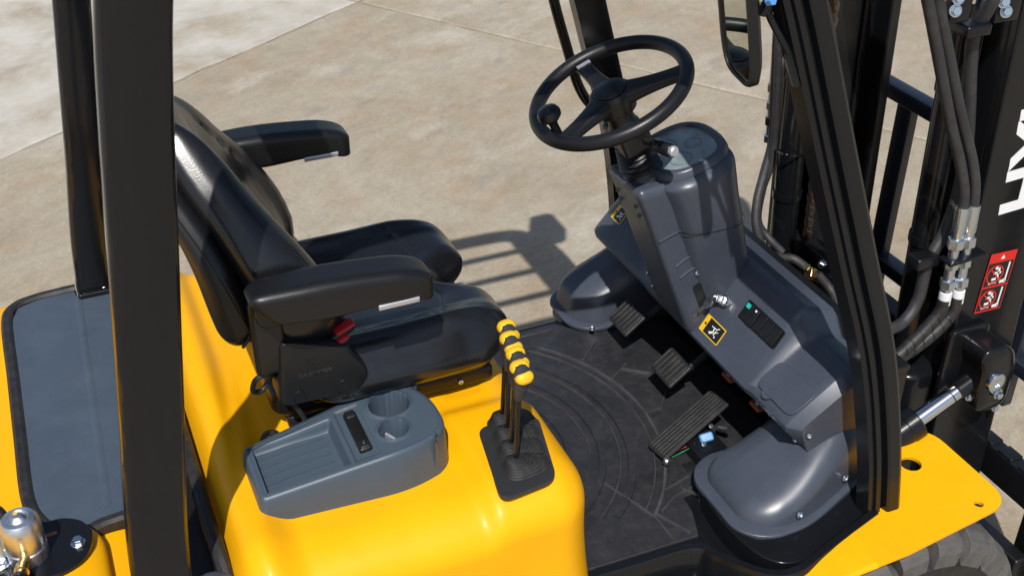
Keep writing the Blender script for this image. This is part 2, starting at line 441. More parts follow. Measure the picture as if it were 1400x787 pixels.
# --- rear pillars and guard
def pillar(name, pts, w, d, label=None, rr=.014, m=BLK, outer=1):
    P = spline(pts, 8); prof = rrect(d, w, rr, 3)
    # up hint along x so that profile y (width w) runs fore and aft
    V, Fc = sweep(P, prof, up=(1, 0, 0))
    return part(name, V, Fc, m, sharp=30)
for s in (-1, 1):
    pillar('rear_pillar', [(-1.085, s*.50, .55), (-1.082, s*.495, .75), (-1.068, s*.488, 1.0), (-1.035, s*.48, 1.25), (-1.003, s*.475, 1.5), (-.955, s*.468, 1.86), (-.915, s*.465, 2.02), (-.86, s*.465, 2.09)], .097 if s < 0 else .074, .045)
roof = part('guard_roof', *joinm(
    sweep(spline([(-.86, -.465, 2.09), (-.7, -.465, 2.105), (-.3, -.465, 2.11), (-.12, -.462, 2.085), (-.03, -.46, 2.0)], 6), rrect(.05, .08, .014, 3), up=(0, 0, 1)),
    sweep(spline([(-.86, .465, 2.09), (-.7, .465, 2.105), (-.3, .465, 2.11), (-.12, .462, 2.085), (-.03, .46, 2.0)], 6), rrect(.05, .08, .014, 3), up=(0, 0, 1))), BLK)
obj('front_crossbar', *rbox((-.13, -.46, 2.03), (.02, .46, 2.09), .015, (2, 8, 2), 3), BLK, roof)
obj('rear_crossbar', *rbox((-.92, -.46, 2.05), (-.8, .46, 2.10), .015, (2, 8, 2), 3), BLK, roof)
for yy in (-.33, -.17, 0, .17, .33):
    obj('roof_bar', *rbox((-.82, yy-.012, 2.08), (-.12, yy+.012, 2.115), .006, (4, 1, 1), 2), BLK, roof)
for s in (-1, 1):
    hl = obj('headlamp', *rbox((.0, s*.47-.085, 1.98), (.10, s*.47+.085, 2.13), .02, (2, 2, 2), 4), PLA, roof)
    obj('lens', *rbox((.097, s*.47-.075, 1.99), (.108, s*.47+.075, 2.12), .006, (1, 2, 2), 3), GLS, hl)
    obj('bracket', *box((-.03, s*.46-.02, 2.05), (.01, s*.46+.02, 2.075)), BLK, hl)

# --- front pillars: pressed section with two channels along the outer face
def fpts(s): return [(.392, s*.592, .60), (.374, s*.572, .78), (.326, s*.547, 1.02), (.253, s*.52, 1.25), (.178, s*.495, 1.48), (.098, s*.468, 1.73), (.03, s*.462, 1.9), (-.03, s*.46, 2.03)]
pf = [(-.022, -.062), (.018, -.062), (.021, -.052), (.014, -.048), (.014, -.038), (.021, -.034), (.022, -.018), (.012, -.014), (.012, -.003), (.027, .002), (.030, .010), (.0305, .046), (.027, .057), (.016, .064), (-.022, .062)]
for s in (-1, 1):
    P = spline(fpts(s), 8)
    V, Fc = sweep(P, [(a*(-1 if s < 0 else 1), b*.64) for a, b in pf][::(-1 if s < 0 else 1)], up=(1, 0, 0))
    part('front_pillar', V, Fc, BLK, sharp=22, bevel=None)

# --- floor and mat
part('floor_plate', *box((-.32, -.465, .50), (.46, .40, .556)), STEELB)
FM = part('floor_mat', *prism([(-.30, -.462), (.02, -.468), (.045, -.40), (.05, -.35), (.3, -.33), (.36, -.3), (.36, .30), (.12, .33), (.075, .385), (-.30, .385)], .5565, .566), MATR, bevel=.003)
def arcstrip(cx, cy, r, a0, a1, w, n=26):
    P = [(cx+r*math.cos(R(a)), cy+r*math.sin(R(a)), .566) for a in np.linspace(a0, a1, n)]
    return sweep(P, [(-w/2, -.002), (w/2, -.002), (w/2-.0015, .0050), (-w/2+.0015, .0050)], up=(0, 0, 1))
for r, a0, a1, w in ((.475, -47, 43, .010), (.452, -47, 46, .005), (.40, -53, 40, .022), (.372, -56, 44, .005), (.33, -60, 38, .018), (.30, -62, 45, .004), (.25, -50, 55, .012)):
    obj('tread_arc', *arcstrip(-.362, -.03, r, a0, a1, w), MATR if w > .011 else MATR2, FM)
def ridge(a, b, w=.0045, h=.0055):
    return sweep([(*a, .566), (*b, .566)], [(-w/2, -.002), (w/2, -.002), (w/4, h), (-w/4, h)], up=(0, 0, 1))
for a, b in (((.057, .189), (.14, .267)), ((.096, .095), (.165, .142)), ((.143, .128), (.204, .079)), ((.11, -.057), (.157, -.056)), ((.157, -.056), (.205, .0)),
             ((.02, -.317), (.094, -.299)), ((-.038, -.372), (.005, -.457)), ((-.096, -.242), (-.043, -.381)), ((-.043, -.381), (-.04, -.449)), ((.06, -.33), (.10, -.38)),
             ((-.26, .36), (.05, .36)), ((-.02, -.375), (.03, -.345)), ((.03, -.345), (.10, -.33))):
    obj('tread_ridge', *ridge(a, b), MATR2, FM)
obj('pedal_slot', *rbox((.10, -.285, .5655), (.19, -.255, .568), .0012, (2, 2, 1), 2), BPR, FM)

# --- sill / entry step
sp = spline([(-.34, -.475, .562), (-.15, -.482, .562), (-.01, -.49, .562), (.025, -.535, .565), (.055, -.60, .58), (.085, -.655, .60), (.13, -.672, .612), (.20, -.655, .618), (.28, -.632, .621), (.37, -.606, .622)], 7)
sill = part('entry_sill', *sweep(sp, [(-.012, -.10), (.012, -.10), (.014, -.004), (.008, .006), (-.006, .008), (-.013, 0)], up=(0, 0, 1)), BLK, sharp=40)
obj('step_panel', *rbox((-.34, -.62, .25), (.06, -.50, .47), .02, (4, 3, 3), 3), BLK, sill)
obj('wheel_ledge', *prism([tuple(p[:2]) for p in spline([(.066, -.40, 0), (.058, -.50, 0), (.072, -.585, 0), (.100, -.637, 0), (.145, -.654, 0), (.20, -.644, 0), (.29, -.624, 0), (.37, -.60, 0), (.46, -.57, 0)], 6)]+[(.46, -.33), (.10, -.33)], .54, .6135), BLK, sill, bevel=.004)
obj('sill_base', *prism([tuple(p[:2]) for p in spline([(-.3, -.47, 0), (-.15, -.476, 0), (-.01, -.486, 0), (.03, -.53, 0), (.06, -.595, 0), (.09, -.645, 0), (.13, -.662, 0), (.20, -.648, 0), (.37, -.60, 0)], 6)]+[(.45, -.3), (0, -.3)], .50, .560), BLK, sill)
obj('step_trim', *tube([(-.34, -.545, .475), (-.1, -.55, .478), (-.03, -.56, .477), (.0, -.58, .46), (.03, -.60, .42)], .006, 8), GRY, sill)

# --- fender covers (moulded grey)
def fender_cover(s):
    v, f = rbox((.065, .30, .50), (.47, .578, .84), (.085, .075, .09), (14, 10, 10), 7)
    x, y, z = v.T
    ztop = .675+.125*ss(.08, .44, x)
    v[:, 2] = .5+(z-.5)*(ztop-.5)/.34
    t = (v[:, 2]-.5)/(ztop-.5)
    v[:, 1] += -.022*t*ss(.35, .45, y)+.03*t*ss(.45, .35, y)
    v[:, 0] += .035*t*ss(.35, .06, x)
    v[:, 1] -= .065*ss(.18, .44, x)*ss(.42, .5, y)
    if s > 0: v[:, 0] += .03*ss(.4, .1, x); v[:, 1] -= .05*ss(.40, .55, y)
    v[:, 1] *= s
    if s < 0: f = [q[::-1] for q in f]
    fc = part('fender_cover', v, f, GRY, sharp=60)
    v, f = rbox((.055, .29, .598 if s < 0 else .562), (.46, .588, .626 if s < 0 else .586), (.093, .083, .008), (14, 10, 1), 6)
    x, y, z = v.T; t = .3
    v[:, 1] += -.022*t*ss(.35, .45, y)+.03*t*ss(.45, .35, y); v[:, 0] += .035*t*ss(.35, .06, x); v[:, 1] -= .065*ss(.18, .44, x)*ss(.42, .5, y)
    if s > 0: v[:, 0] += .03*ss(.4, .1, x); v[:, 1] -= .05*ss(.40, .55, y)
    v[:, 1] *= s
    v[:, 2] += .012*ss(.2, .45, x)
    obj('lip', v, [q[::-1] for q in f] if s < 0 else f, GRY, fc, sharp=50)
    if s < 0:
        screw((.20, -.566, .645), (.2, -1, .2), .016, fc); screw((.345, -.524, .662), (.2, -1, .2), .016, fc)
    else:
        screw((.135, .283, .60), (-.5, -1, .2), .014, fc)
    return fc
fender_cover(-1); fender_cover(1)

# --- bulkhead between cab and mast
bh = part('bulkhead', *box((.40, -.46, .50), (.53, .46, .865)), STEELB, bevel=.01)
obj('top_plate', *prism([(.36, -.47), (.52, -.47), (.52, .47), (.36, .47)], .866, .880), STEELB, bh, bevel=.003)
for yy, zz in ((-.06, .72), (-.16, .70), (-.28, .70)):
    obj('bracket', *box((.265, yy-.018, zz), (.40, yy+.018, zz+.01)), ORA, bh)
    bolt((.275, yy, zz+.01), (0, 0, 1), .011, bh)
pl = obj('service_sticker', *xf(frame(at(1088, 437, 'z', .886), (0, 0, 1), (0, 1, 0)), prism(rrect(.13, .022, .003), 0, .0012)), GRN, bh)
obj('sticker_band', *xf(frame(at(1088, 437, 'z', .8875), (0, 0, 1), (0, 1, 0)), prism(rrect(.08, .007, .002), 0, .0006)), YPR, bh)
bolt(at(1046, 398, 'z', .882), (0, 0, 1), .012, bh)

# --- dashboard
lowp = [(.262, .735), (.214, .788), (.2115, .802), (.2195, .8165), (.335, .902), (.352, .911), (.372, .913), (.43, .895), (.44, .88), (.44, .735)]
hip = [(.262, .735), (.212, .785), (.2095, .796), (.2165, .8045), (.322, .955), (.337, .967), (.356, .971), (.43, .945), (.44, .93), (.44, .735)]
def dring(y, t, shrink=0):
    P = np.array([lerp(np.array(a), np.array(b), t) for a, b in zip(lowp, hip)])
    if shrink:
        c = np.array((.35, .80)); d = P-c; P = c+d*(1-shrink/np.linalg.norm(d, axis=1, keepdims=True)); P[0] = (.262, .735); P[-1] = (.44, .735)
    return [(p[0], y, p[1]) for p in P]
rings = [dring(-.486, 0, .026), dring(-.4855, 0, .0255), dring(-.464, 0, .001), dring(-.4625, 0)]
for y in (-.44, -.38, -.355): rings.append(dring(y, 0))
for y in np.linspace(-.345, -.295, 8): rings.append(dring(y, float(ss(-.345, -.295, y))))
for y in (-.2, -.1, 0, .1): rings.append(dring(y, 1))
for y in np.linspace(.12, .2, 5): rings.append(dring(y, 1-float(ss(.12, .2, y))))
rings += [dring(y, float(ss(.2, .3, y))*.6) for y in (.25, .3, .4, .43)]+[dring(.447, .6, .005), dring(.46, .6, .016), dring(.468, .6, .034), dring(.471, .6, .05)]
V, Fc = loft(rings); Fc = [q[::-1] for q in Fc]
dash = part('dashboard', V, Fc, GRY, sharp=28)
# dash face frame for the switch section (y in -.24..-.03)
fn = Vector((-(.955-.848), 0, .322-.248)).normalized(); fx = Vector((0, -1, 0))
def dpt(y, t, h=0): 
    p = Vector((lerp(.248, .322, t), y, lerp(.848, .955, t))); return p+fn*h
def dframe(y, t, h=0): return frame(dpt(y, t, h), fn, fx)      # x -> towards the near side, y -> down the face?
# switch panel
sw = obj('switch_panel', *xf(dframe(-.237, .52, -.001), prism(rrect(.142, .048, .005), 0, .003)), PLA2, dash)
for k in range(5):
    yy = -.237+.054-.027*k
    rk = obj('rocker_switch', *xf(dframe(yy, .52, .002), rbox((-.0125, -.021, 0), (.0125, .021, .006 if k != 1 else .008), .002, (2, 3, 1), 2)), PLA2, dash)
for yy, tt, mm in ((-.183, .62, TEAL), (-.210, .42, TEAL), (-.212, .64, WHT)):
    obj('switch_icon', *xf(dframe(yy, tt, .0092 if mm is not WHT else .0102), prism(rrect(.014 if mm is TEAL else .006, .011 if mm is TEAL else .005, .0015, 2), 0, .0005)), mm, dash)
# key switch
ks = obj('key_switch', *xf(dframe(-.107, .37, 0), lathe([(0, .010), (.006, .010), (.008, .012), (.012, .012), (.0135, .009), (.0145, .002), (.019, .002), (.019, -.004)], 28)), CHR, dash)
# warning label on the dash
def pict_label(name, M, w, h, head, parent, style=0):
    """flat label: coloured border, black field, white pictogram"""
    lb = obj(name, *xf(M, prism(rrect(w, h, .003), 0, .0008)), YPR, parent)
    lo_y = -h/2+.0025; hi_y = h/2-head
    obj('print_field', *xf(M, prism([(-w/2+.0025, lo_y), (w/2-.0025, lo_y), (w/2-.0025, hi_y), (-w/2+.0025, hi_y)], .0008, .0012)), BPR, parent)
    cy = (lo_y+hi_y)/2; u = min(w, hi_y-lo_y)/2*.8
    parts = []
    def P(poly): parts.append(prism([(a*u, cy+b*u) for a, b in poly], .0012, .0016))
    P([(-.55+.16*math.cos(a), .55+.16*math.sin(a)) for a in np.linspace(0, 6.28, 9)[:-1]])
    P([(-.75, .35), (-.3, .4), (-.1, -.1), (-.25, -.2), (-.5, .1)])
    P([(-.3, .1), (.35, .2), (.4, .05), (-.2, -.1)])
    P([(.3, .75), (.42, .75), (.5, -.5), (.36, -.5)])
    P([(-.5, -.25), (.2, -.35), (.2, -.5), (-.5, -.42)])
    P([(-.1, -.5), (.0, -.45), (.3, -.85), (.15, -.85)])
    P([(-.6+.14*math.cos(a), -.7+.14*math.sin(a)) for a in np.linspace(0, 6.28, 9)[:-1]])
    P([(.55, -.4), (.85, -.75), (.7, -.8), (.5, -.55)])
    V, Fc = joinm(*parts)
    obj('pictogram', *xf(M, (V, Fc)), WHT, parent)
    tri = prism([(-.004, h/2-head*.8), (.004, h/2-head*.8), (0, h/2-head*.25)], .0008, .0012)
    obj('warning_triangle', *xf(M, tri), BPR, parent)
    return lb
ML = dframe(-.126, -.165, .0010)
ML = ML @ Matrix.Rotation(R(90), 4, 'Z')
pict_label('warning_label', ML, .043, .078, .016, dash)
# glove box lid on the low section
gn = Vector((-(.902-.842), 0, .335-.250)).normalized()
def gframe(y, t, h=0): return frame(Vector((lerp(.250, .335, t), y, lerp(.842, .902, t)))+gn*h, gn, (0, -1, 0))
gl = obj('glove_box_lid', *xf(gframe(-.395, .04, -.0015), prism(rrect(.132, .078, .02), 0, .0042)), GRY, dash, bevel=.0012)
obj('finger_recess', *xf(gframe(-.375, -.30, .0), lathe([(0, .0012), (.012, .0016), (.0135, .0034), (.015, .0032)], 20)), GRY, dash)
obj('lid_emblem', *xf(gframe(-.395, .08, .0025), joinm(prism(rrect(.030, .020, .002), 0, .0008), prism(rrect(.026, .004, .001), .0008, .0014), xf(Matrix.Translation((0, .006, 0)), prism(rrect(.02, .003, .001), .0008, .0014)), xf(Matrix.Translation((0, -.006, 0)), prism(rrect(.02, .003, .001), .0008, .0014)))), GRY, dash)
for yy in (-.02, -.13, -.24, -.36, -.455): screw((.250, yy, .748), (-1, 0, -.3), .012, dash)
screw(at(1106, 595, 'y', -.49), (-.3, -1, 0), .012, dash)
# lower dash skirt at the near end
obj('end_skirt', *prism([(.29, -.482), (.44, -.482), (.44, -.47), (.29, -.47)], .60, .74), GRY, dash)
# far wing label
wa, wb = [lerp(np.array(lowp[k]), np.array(hip[k]), .6) for k in (3, 4)]
wn_ = Vector((-(wb[1]-wa[1]), 0, wb[0]-wa[0])).normalized(); wp = lerp(wa, wb, .42)
fl = frame(Vector((wp[0], .395, wp[1]))+wn_*.0012, wn_, (0, -1, 0)) @ Matrix.Rotation(R(90), 4, 'Z')
pict_label('warning_label', fl, .042, .05, .012, dash)

# --- steering cowl
v, f = rbox((0, -.118, 0), (1, .118, 1), (.36, .085, .075), (6, 6, 16), 7)
x, y, z = v.T
zz = .835+z*(1.25-.835)
xc = lerp(.315, .182, z); hd = lerp(.085, .098, z**.8)
wid = .74+.24*ss(0, .75, z)
X = xc+(x-.5)*2*hd
Z = zz+.30*(X-xc)*ss(.72, 1.0, z)
Z -= .012*ss(.98, 1.0, z)*ss(.8, .6, np.hypot((x-.5)*2, y/.118))
v = np.c_[X, y*wid, Z]
cowl = part('instrument_cowl', v, f, GRY, sharp=70)
# upper hood of the instruments: darker rim + lens
tn = Vector((-.30, 0, 1)).normalized(); tx = Vector((1, 0, .30)).normalized()
TM = frame(Vector((.184, 0, 1.2525)), tn, tx) @ Matrix.Scale(.93, 4)
def dshape(a, b, n=36, e=2.6):
    out = []
    for i in range(n):
        t = 2*math.pi*i/n; c, s_ = math.cos(t), math.sin(t)
        out.append((a*math.copysign(abs(c)**(2/e), c), b*math.copysign(abs(s_)**(2/e), s_)))
    return out
bez_o = dshape(.099, .100); bez_i = dshape(.078, .084)
rings = [[(*p, -.012) for p in dshape(.104, .104)], [(*p, .002) for p in bez_o], [(*p, .007) for p in dshape(.092, .095)], [(*p, .006) for p in dshape(.082, .087)], [(*p, -.004) for p in bez_i]]
obj('cluster_bezel', *xf(TM, loft(rings, False)), GRY, cowl, sharp=60)
obj('cluster_lens', *xf(TM, prism(dshape(.079, .085), -.006, -.001)), GLS, cowl)
for (a, b, r) in ((-.02, .035, .026), (-.02, -.035, .026), (.035, 0, .02)):
    obj('gauge', *xf(TM, joinm(sweep([(a+r*math.cos(t), b+r*math.sin(t), -.0008) for t in np.linspace(0, 6.283, 25)[:-1]], [(-.0012, -.0005), (.0012, -.0005), (.0012, .0008), (-.0012, .0008)], up=(0, 0, 1), closed=True))), mat('gauge_print', (.12, .16, .19), .4) if 'gauge_print' not in MATS else MATS['gauge_print'], cowl)
# seam line across cowl
rings = [[(lerp(.315, .182, .62)+(px_)*lerp(.085, .098, .62**.8)*1.004, py_*(.74+.24*float(ss(0, .75, .62)))*1.004, .835+.62*.415+dz_) for px_, py_ in dshape(1, .118, 48, 3.6)] for dz_ in (-.0012, .0012)]
obj('seam', *loft(rings, False), PLA2, cowl)
# --- column cover facing the driver
v, f = rbox((0, -.088, 0), (1, .088, 1), (.16, .018, .05), (6, 8, 18), 5)
x, y, z = v.T
xc = lerp(.27, .095, z); hd = lerp(.062, .058, z)
zz = .785+z*(1.212-.785)
X = xc+(x-.5)*2*hd
Z = zz + .10*(X-xc)*ss(.8, 1, z)
yy = y*lerp(.90, .88, z)
v = np.c_[X, yy, Z]
cc = part('column_cover', v, f, GRY, sharp=60)
def ccp(t, u):  # point on its near side; t height, u 0..1 front to back
    return Vector((lerp(.27, .095, t)+(u-.5)*2*lerp(.062, .058, t), -.088*lerp(.90, .88, t)-.0012, .785+t*.427))
for t0, u0, u1 in ((.68, .06, .8), (.50, .22, .62), (.42, .22, .62), (.14, .2, .6)):
    obj('panel_line', *tube([ccp(t0, u0), ccp(t0+.03, (u0+u1)/2), ccp(t0+.05, u1)], .0026, 6, 6), GRY, cc)
obj('side_vent', *xf(frame(ccp(.27, .50), (0, -1, 0), (.40, 0, -1)), prism(rrect(.080, .022, .009), -.004, .0015)), BPR, cc)
for t0, u0 in ((.52, .66), (.43, .60), (.20, .62)): screw(ccp(t0, u0), (0, -1, .2), .014, cc)
for yy_ in (.05, -.035):
    for t0 in (.86, .80):
        p = Vector((lerp(.27, .095, t0)-lerp(.062, .058, t0)-.001, yy_, .785+t0*.427))
        obj('screw_recess', *xf(frame(p, (-1, 0, .5)), cyl(.006, .002, 14)), BPR, cc)
for t0 in (.02, .1, .2): screw((lerp(.27, .095, t0)-.05, .095, .785+t0*.427), (-.3, 1, 0), .012, cc)
# --- steering column and wheel
TAU = R(24); WN = Vector((-math.sin(TAU), 0, math.cos(TAU))); WU = Vector((math.cos(TAU), 0, math.sin(TAU))); WC = Vector((0, 0, 1.42))
WM = frame(WC, WN, WU)
col = part('steering_column', *xf(WM, lathe([(0, -.03), (.026, -.03), (.03, -.08), (.036, -.09), (.036, -.13), (.030, -.135)] +
      [q for k in range(6) for q in ((.037+.002*k, -.137-.013*k), (.030+.002*k, -.1435-.013*k))]+[(.05, -.225), (0, -.225)], 24)), PLA2, sharp=30)
sb = WC-WN*.115
obj('switch_housing', *xf(frame(sb, WN, WU), rbox((-.035, -.05, -.03), (.035, .05, .025), .01, (2, 3, 2), 3)), PLA2, col)
st0 = sb+Vector((.015, -.04, .0)); st1 = sb+Vector((.035, -.135, .012))
stalk = obj('indicator_stalk', *xf(frame(st0, st1-st0), lathe([(0, 0), (.008, 0), (.007, .03), (.011, .034), (.014, .04), (.014, .058), (.0125, .06), (.0155, .063), (.0155, .088), (.012, .093), (0, .093)], 20)), PLA2, col)
obj('stalk_cap', *xf(frame(st1, st1-st0), lathe([(0, -.010), (.0115, -.010), (.0115, .003), (.009, .006), (0, .006)], 18)), TRIM, col)
obj('silver_strip', *xf(frame(sb+WN*.0255+WU*(-.01), WN, WU), box((-.025, -.05, 0), (-.02, -.005, .001))), TRIM, col)
sw_ = group('steering_wheel', tuple(WC))
rimp = [(.165*math.cos(t), .165*math.sin(t), 0) for t in np.linspace(0, 2*math.pi, 97)[:-1]]
V, Fc = sweep(rimp, circ(.0155, 18), up=(0, 0, 1), closed=True); Fc = [q[::-1] for q in Fc]
obj('rim', *xf(WM, (V, Fc)), PLA, sw_, sharp=None)
obj('hub', *xf(WM, lathe([(0, -.055), (.03, -.055), (.044, -.045), (.050, -.016), (.048, -.004), (.040, .004), (0, .006)], 36)), PLA2, sw_)
obj('hub_cap', *xf(WM, lathe([(0, .0135), (.02, .0125), (.0345, .008), (.036, .006), (.036, .003)], 36)), PLA, sw_)
# spokes: towards far-rear(upper left), near-front... angles measured in the wheel plane (0 = forwards, 90 = left)
def spoke(ang, w0, w1):
    a = R(ang); d = Vector((math.cos(a), math.sin(a), 0)); s_ = Vector((-math.sin(a), math.cos(a), 0)); rings = []
    for t in np.linspace(0, 1, 9):
        r = lerp(.03, .155, t); w = lerp(w0, w1, t)+.006*(2*t-1)**2; th = lerp(.017, .009, t); h = lerp(-.014, -.002, t)
        rings.append([tuple(d*r+s_*a_+Vector((0, 0, h+b_))) for a_, b_ in rrect(2*w, 2*th, min(w, th)*.8, 4)])
    V, Fc = loft(rings); return V, Fc
for ang, w0, w1 in ((87, .020, .014), (-31, .026, .016), (203, .026, .016)):
    o = obj('spoke', *xf(WM, spoke(ang, w0, w1)), PLA, sw_, sharp=60)
    a = R(ang); d = Vector((math.cos(a), math.sin(a), 0)); s_ = Vector((-math.sin(a), math.cos(a), 0))
    if ang == 87:
        for rr in (.130, .136):
            obj('spoke_stripe', *xf(WM @ frame(d*rr+Vector((0, 0, .0075)), (0, 0, 1), s_), rbox((-.016, -.0012, -.004), (.016, .0012, .001), .0005, (2, 1, 1), 1)), TRIM, sw_)
# spinner knob
ka = R(190); kp = Vector((.146*math.cos(ka), .148*math.sin(ka), .008))
obj('spinner_knob', *xf(WM @ Matrix.Translation(kp), lathe([(0, -.01), (.010, -.01), (.009, .012), (.010, .022), (.018, .028), (.0245, .036), (.025, .044), (.021, .052), (.012, .056), (0, .057)], 30)), PLA2, sw_)

# --- pedals
def pedal(c, w, l, n, yaw, name):
    Mx = frame(c, n, (math.cos(R(yaw)), math.sin(R(yaw)), 0))
    g = group(name, tuple(c))
    obj('pad', *xf(Mx, rbox((-l/2, -w/2, -.012), (l/2, w/2, 0), .006, (4, 4, 1), 3)), RUB, g)
    k = 6
    for i in range(k):
        yy = -w/2+w*(i+.5)/k
        obj('grip_rib', *xf(Mx, rbox((-l/2+.006, yy-.0035, -.002), (l/2-.006, yy+.0035, .0045), .002, (2, 1, 1), 2)), RUB, g)
    return g, Mx
pn_ = Vector((-.62, 0, .80))
for c in (at(856, 433, 'x', .19), at(916, 501, 'x', .19)):
    g, Mx = pedal(Vector(c), .095, .075, pn_, 0, 'foot_pedal')
    obj('pedal_arm', *tube([Vector(c)-pn_*.01, Vector(c)+Vector((.06, 0, -.02)), Vector(c)+Vector((.16, .0, .05)), Vector(c)+Vector((.24, 0, .12))], .010, 8), STEELB, g)
a0 = Vector(at(896, 618, 'z', .585)); a1 = Vector(at(984, 541, 'z', .675))
ax_ = (a1-a0).normalized(); an = Vector((-ax_.z, 0, ax_.x)).normalized()
Mx = frame((a0+a1)/2, an, ax_); L = (a1-a0).length
ap = group('accelerator_pedal', tuple((a0+a1)/2))
obj('pad', *xf(Mx, rbox((-L/2, -.034, -.012), (L/2, .034, 0), .006, (6, 3, 1), 3)), RUB, ap)
for i in range(7):
    yy = -.034+.068*(i+.5)/7
    obj('grip_rib', *xf(Mx, rbox((-L/2+.006, yy-.0032, -.002), (L/2-.006, yy+.0032, .003), .0015, (2, 1, 1), 2)), RUB, ap)
obj('sensor', *xf(frame(at(966, 598, 'z', .61), (-.2, -.7, .7), (1, 0, 0)), rbox((-.017, -.010, -.012), (.017, .012, .006), .006, (2, 2, 2), 3)), BLU, ap)
obj('sensor_print', *xf(frame(at(966, 598, 'z', .61), (-.2, -.7, .7), (1, 0, 0)), joinm(*[box((-.012, yy, .006), (.012, yy+.0012, .0066)) for yy in (-.005, -.001, .003, .007)])), BLUW, ap)
for px, py in ((972, 582), (962, 607)): bolt(at(px, py, 'z', .615), (0, -.6, .8), .010, ap)
obj('pivot', *xf(frame(at(911, 630, 'z', .585), (.2, -1, .3)), joinm(cyl(.010, .006, 18), xf(Matrix.Translation((0, 0, .006)), cyl(.0055, .004, 12)))), ALU, ap)
obj('pivot_rod', *xf(frame(at(984, 585, 'z', .60), (.3, -1, .5)), cyl(.008, .03, 14)), ALU, ap)
obj('wire', *tube([at(918, 622, 'z', .575), at(932, 613, 'z', .58), at(950, 605, 'z', .6)], .0012, 6), ORW, ap)
obj('wire', *tube([at(918, 625, 'z', .575), at(934, 617, 'z', .58), at(950, 608, 'z', .6)], .0010, 6), GRN, ap)
obj('bracket', *box((.13, -.30, .566), (.21, -.20, .60)), STEELB, ap, bevel=.004)

# --- storage tray with cup holders
tr = group('storage_tray', (-.72, -.34, .9))
def round_poly(C, r, k=6):
    C = [np.array(c[:2]) for c in C]; out = []; n = len(C)
    for i in range(n):
        p0, p1, p2 = C[i-1], C[i], C[(i+1) % n]; rr = r[i] if hasattr(r, '__len__') else r
        a = (p0-p1)/np.linalg.norm(p0-p1); b = (p2-p1)/np.linalg.norm(p2-p1)
        for t in np.linspace(0, 1, k+1):
            out.append(tuple((1-t)**2*(p1+a*rr)+2*t*(1-t)*p1+t*t*(p1+b*rr)))
    return out
base_o = round_poly([(-.888, -.25), (-.888, -.413), (-.60, -.431), (-.515, -.395), (-.512, -.28), (-.56, -.215), (-.65, -.222)], (.018, .018, .06, .045, .055, .04, .04), 8)
def tz(x): return .955+.035*float(ss(-.88, -.60, x))
def tring(off, fz):
    P = np.array(base_o); T = np.roll(P, -1, 0)-np.roll(P, 1, 0); T /= np.maximum(np.linalg.norm(T, axis=1, keepdims=True), 1e-9)
    N = np.c_[-T[:, 1], T[:, 0]]                       # inward for this winding
    Q = P+N*off
    return [(q[0], q[1], fz(q[0])) for q in Q]
rings = [tring(-.004, lambda x: .885), tring(.0, lambda x: .92), tring(.004, lambda x: tz(x)-.008), tring(.007, lambda x: tz(x)-.001), tring(.012, lambda x: tz(x))]
V, Fc = loft(rings, False)
# top deck with a sunken shelf, a slot and two cup wells: dense height sheet
outl = np.array([p[:2] for p in rings[-1]])
def inside(pts, poly):
    x, y = pts.T; c = np.zeros(len(x), bool); j = len(poly)-1
    for i in range(len(poly)):
        xi, yi = poly[i]; xj, yj = poly[j]
        with np.errstate(divide='ignore', invalid='ignore'):
            c ^= ((yi > y) != (yj > y)) & (x < (xj-xi)*(y-yi)/(yj-yi)+xi)
        j = i
    return c
CUPS = ((-.602, -.283, .037, .075), (-.617, -.357, .026, .05))
g_ = .0026
xs = np.arange(-.885, -.513, g_); ys = np.arange(-.43, -.215, g_)
GX, GY = np.meshgrid(xs, ys, indexing='ij'); pts = np.c_[GX.ravel(), GY.ravel()]
ins = inside(pts, outl).reshape(GX.shape)
HZ = .955+.035*ss(-.88, -.60, GX)
sx0, sx1 = -.873, -.717
shelf = ss(sx0-.004, sx0+.004, GX)*ss(sx1+.004, sx1-.004, GX)*ss(-.405, -.397, GY)*ss(-.262, -.270, GY)
HZ = HZ-.016*shelf*(1+.6*ss(sx1-.1, sx1, GX))
slot = ss(-.705, -.702, GX)*ss(-.655, -.658, GX)*ss(-.405, -.401, GY)*ss(-.250, -.254, GY)
HZ = HZ-.004*slot
for cx, cy, r, dp in CUPS:
    d_ = np.hypot(GX-cx, GY-cy); HZ = HZ+.003*ss(r+.010, r+.004, d_)-(dp+.003)*ss(r+.002, r-.002, d_)
idx = -np.ones(GX.shape, int); VV = []; k = 0
for i in range(GX.shape[0]):
    for j in range(GX.shape[1]):
        if ins[i, j]: idx[i, j] = k; VV.append((GX[i, j], GY[i, j], HZ[i, j])); k += 1
FF = []
for i in range(GX.shape[0]-1):
    for j in range(GX.shape[1]-1):
        q = (idx[i, j], idx[i+1, j], idx[i+1, j+1], idx[i, j+1])
        if min(q) >= 0: FF.append(q)
obj('body', V, Fc, TRAY, tr, sharp=60)
rings2 = [tring(.010, lambda x: tz(x)-.0012), tring(.020, lambda x: tz(x)-.0006)]
obj('deck_edge', *loft(rings2, False), TRAY, tr)
obj('deck', VV, FF, TRAY, tr, sharp=50)
for k in range(5):
    yy = -.285-.024*k
    obj('shelf_rib', *sweep([(xx, yy+.05*(xx+.80), .9545+.035*float(ss(-.88, -.60, xx))-.016*(1+.6*float(ss(sx1-.1, sx1, xx)))) for xx in np.linspace(-.862, -.735, 8)], [(-.0030, -.003), (.0030, -.003), (.0016, .0042), (-.0016, .0042)], up=(0, 0, 1)), TRAY, tr)
pk = obj('power_socket', *xf(frame((-.679, -.328, .9845), (-.11, 0, 1), (0, 1, 0)), rbox((-.058, -.0125, -.012), (.058, .0125, .004), .005, (6, 2, 1), 3)), PLA2, tr)
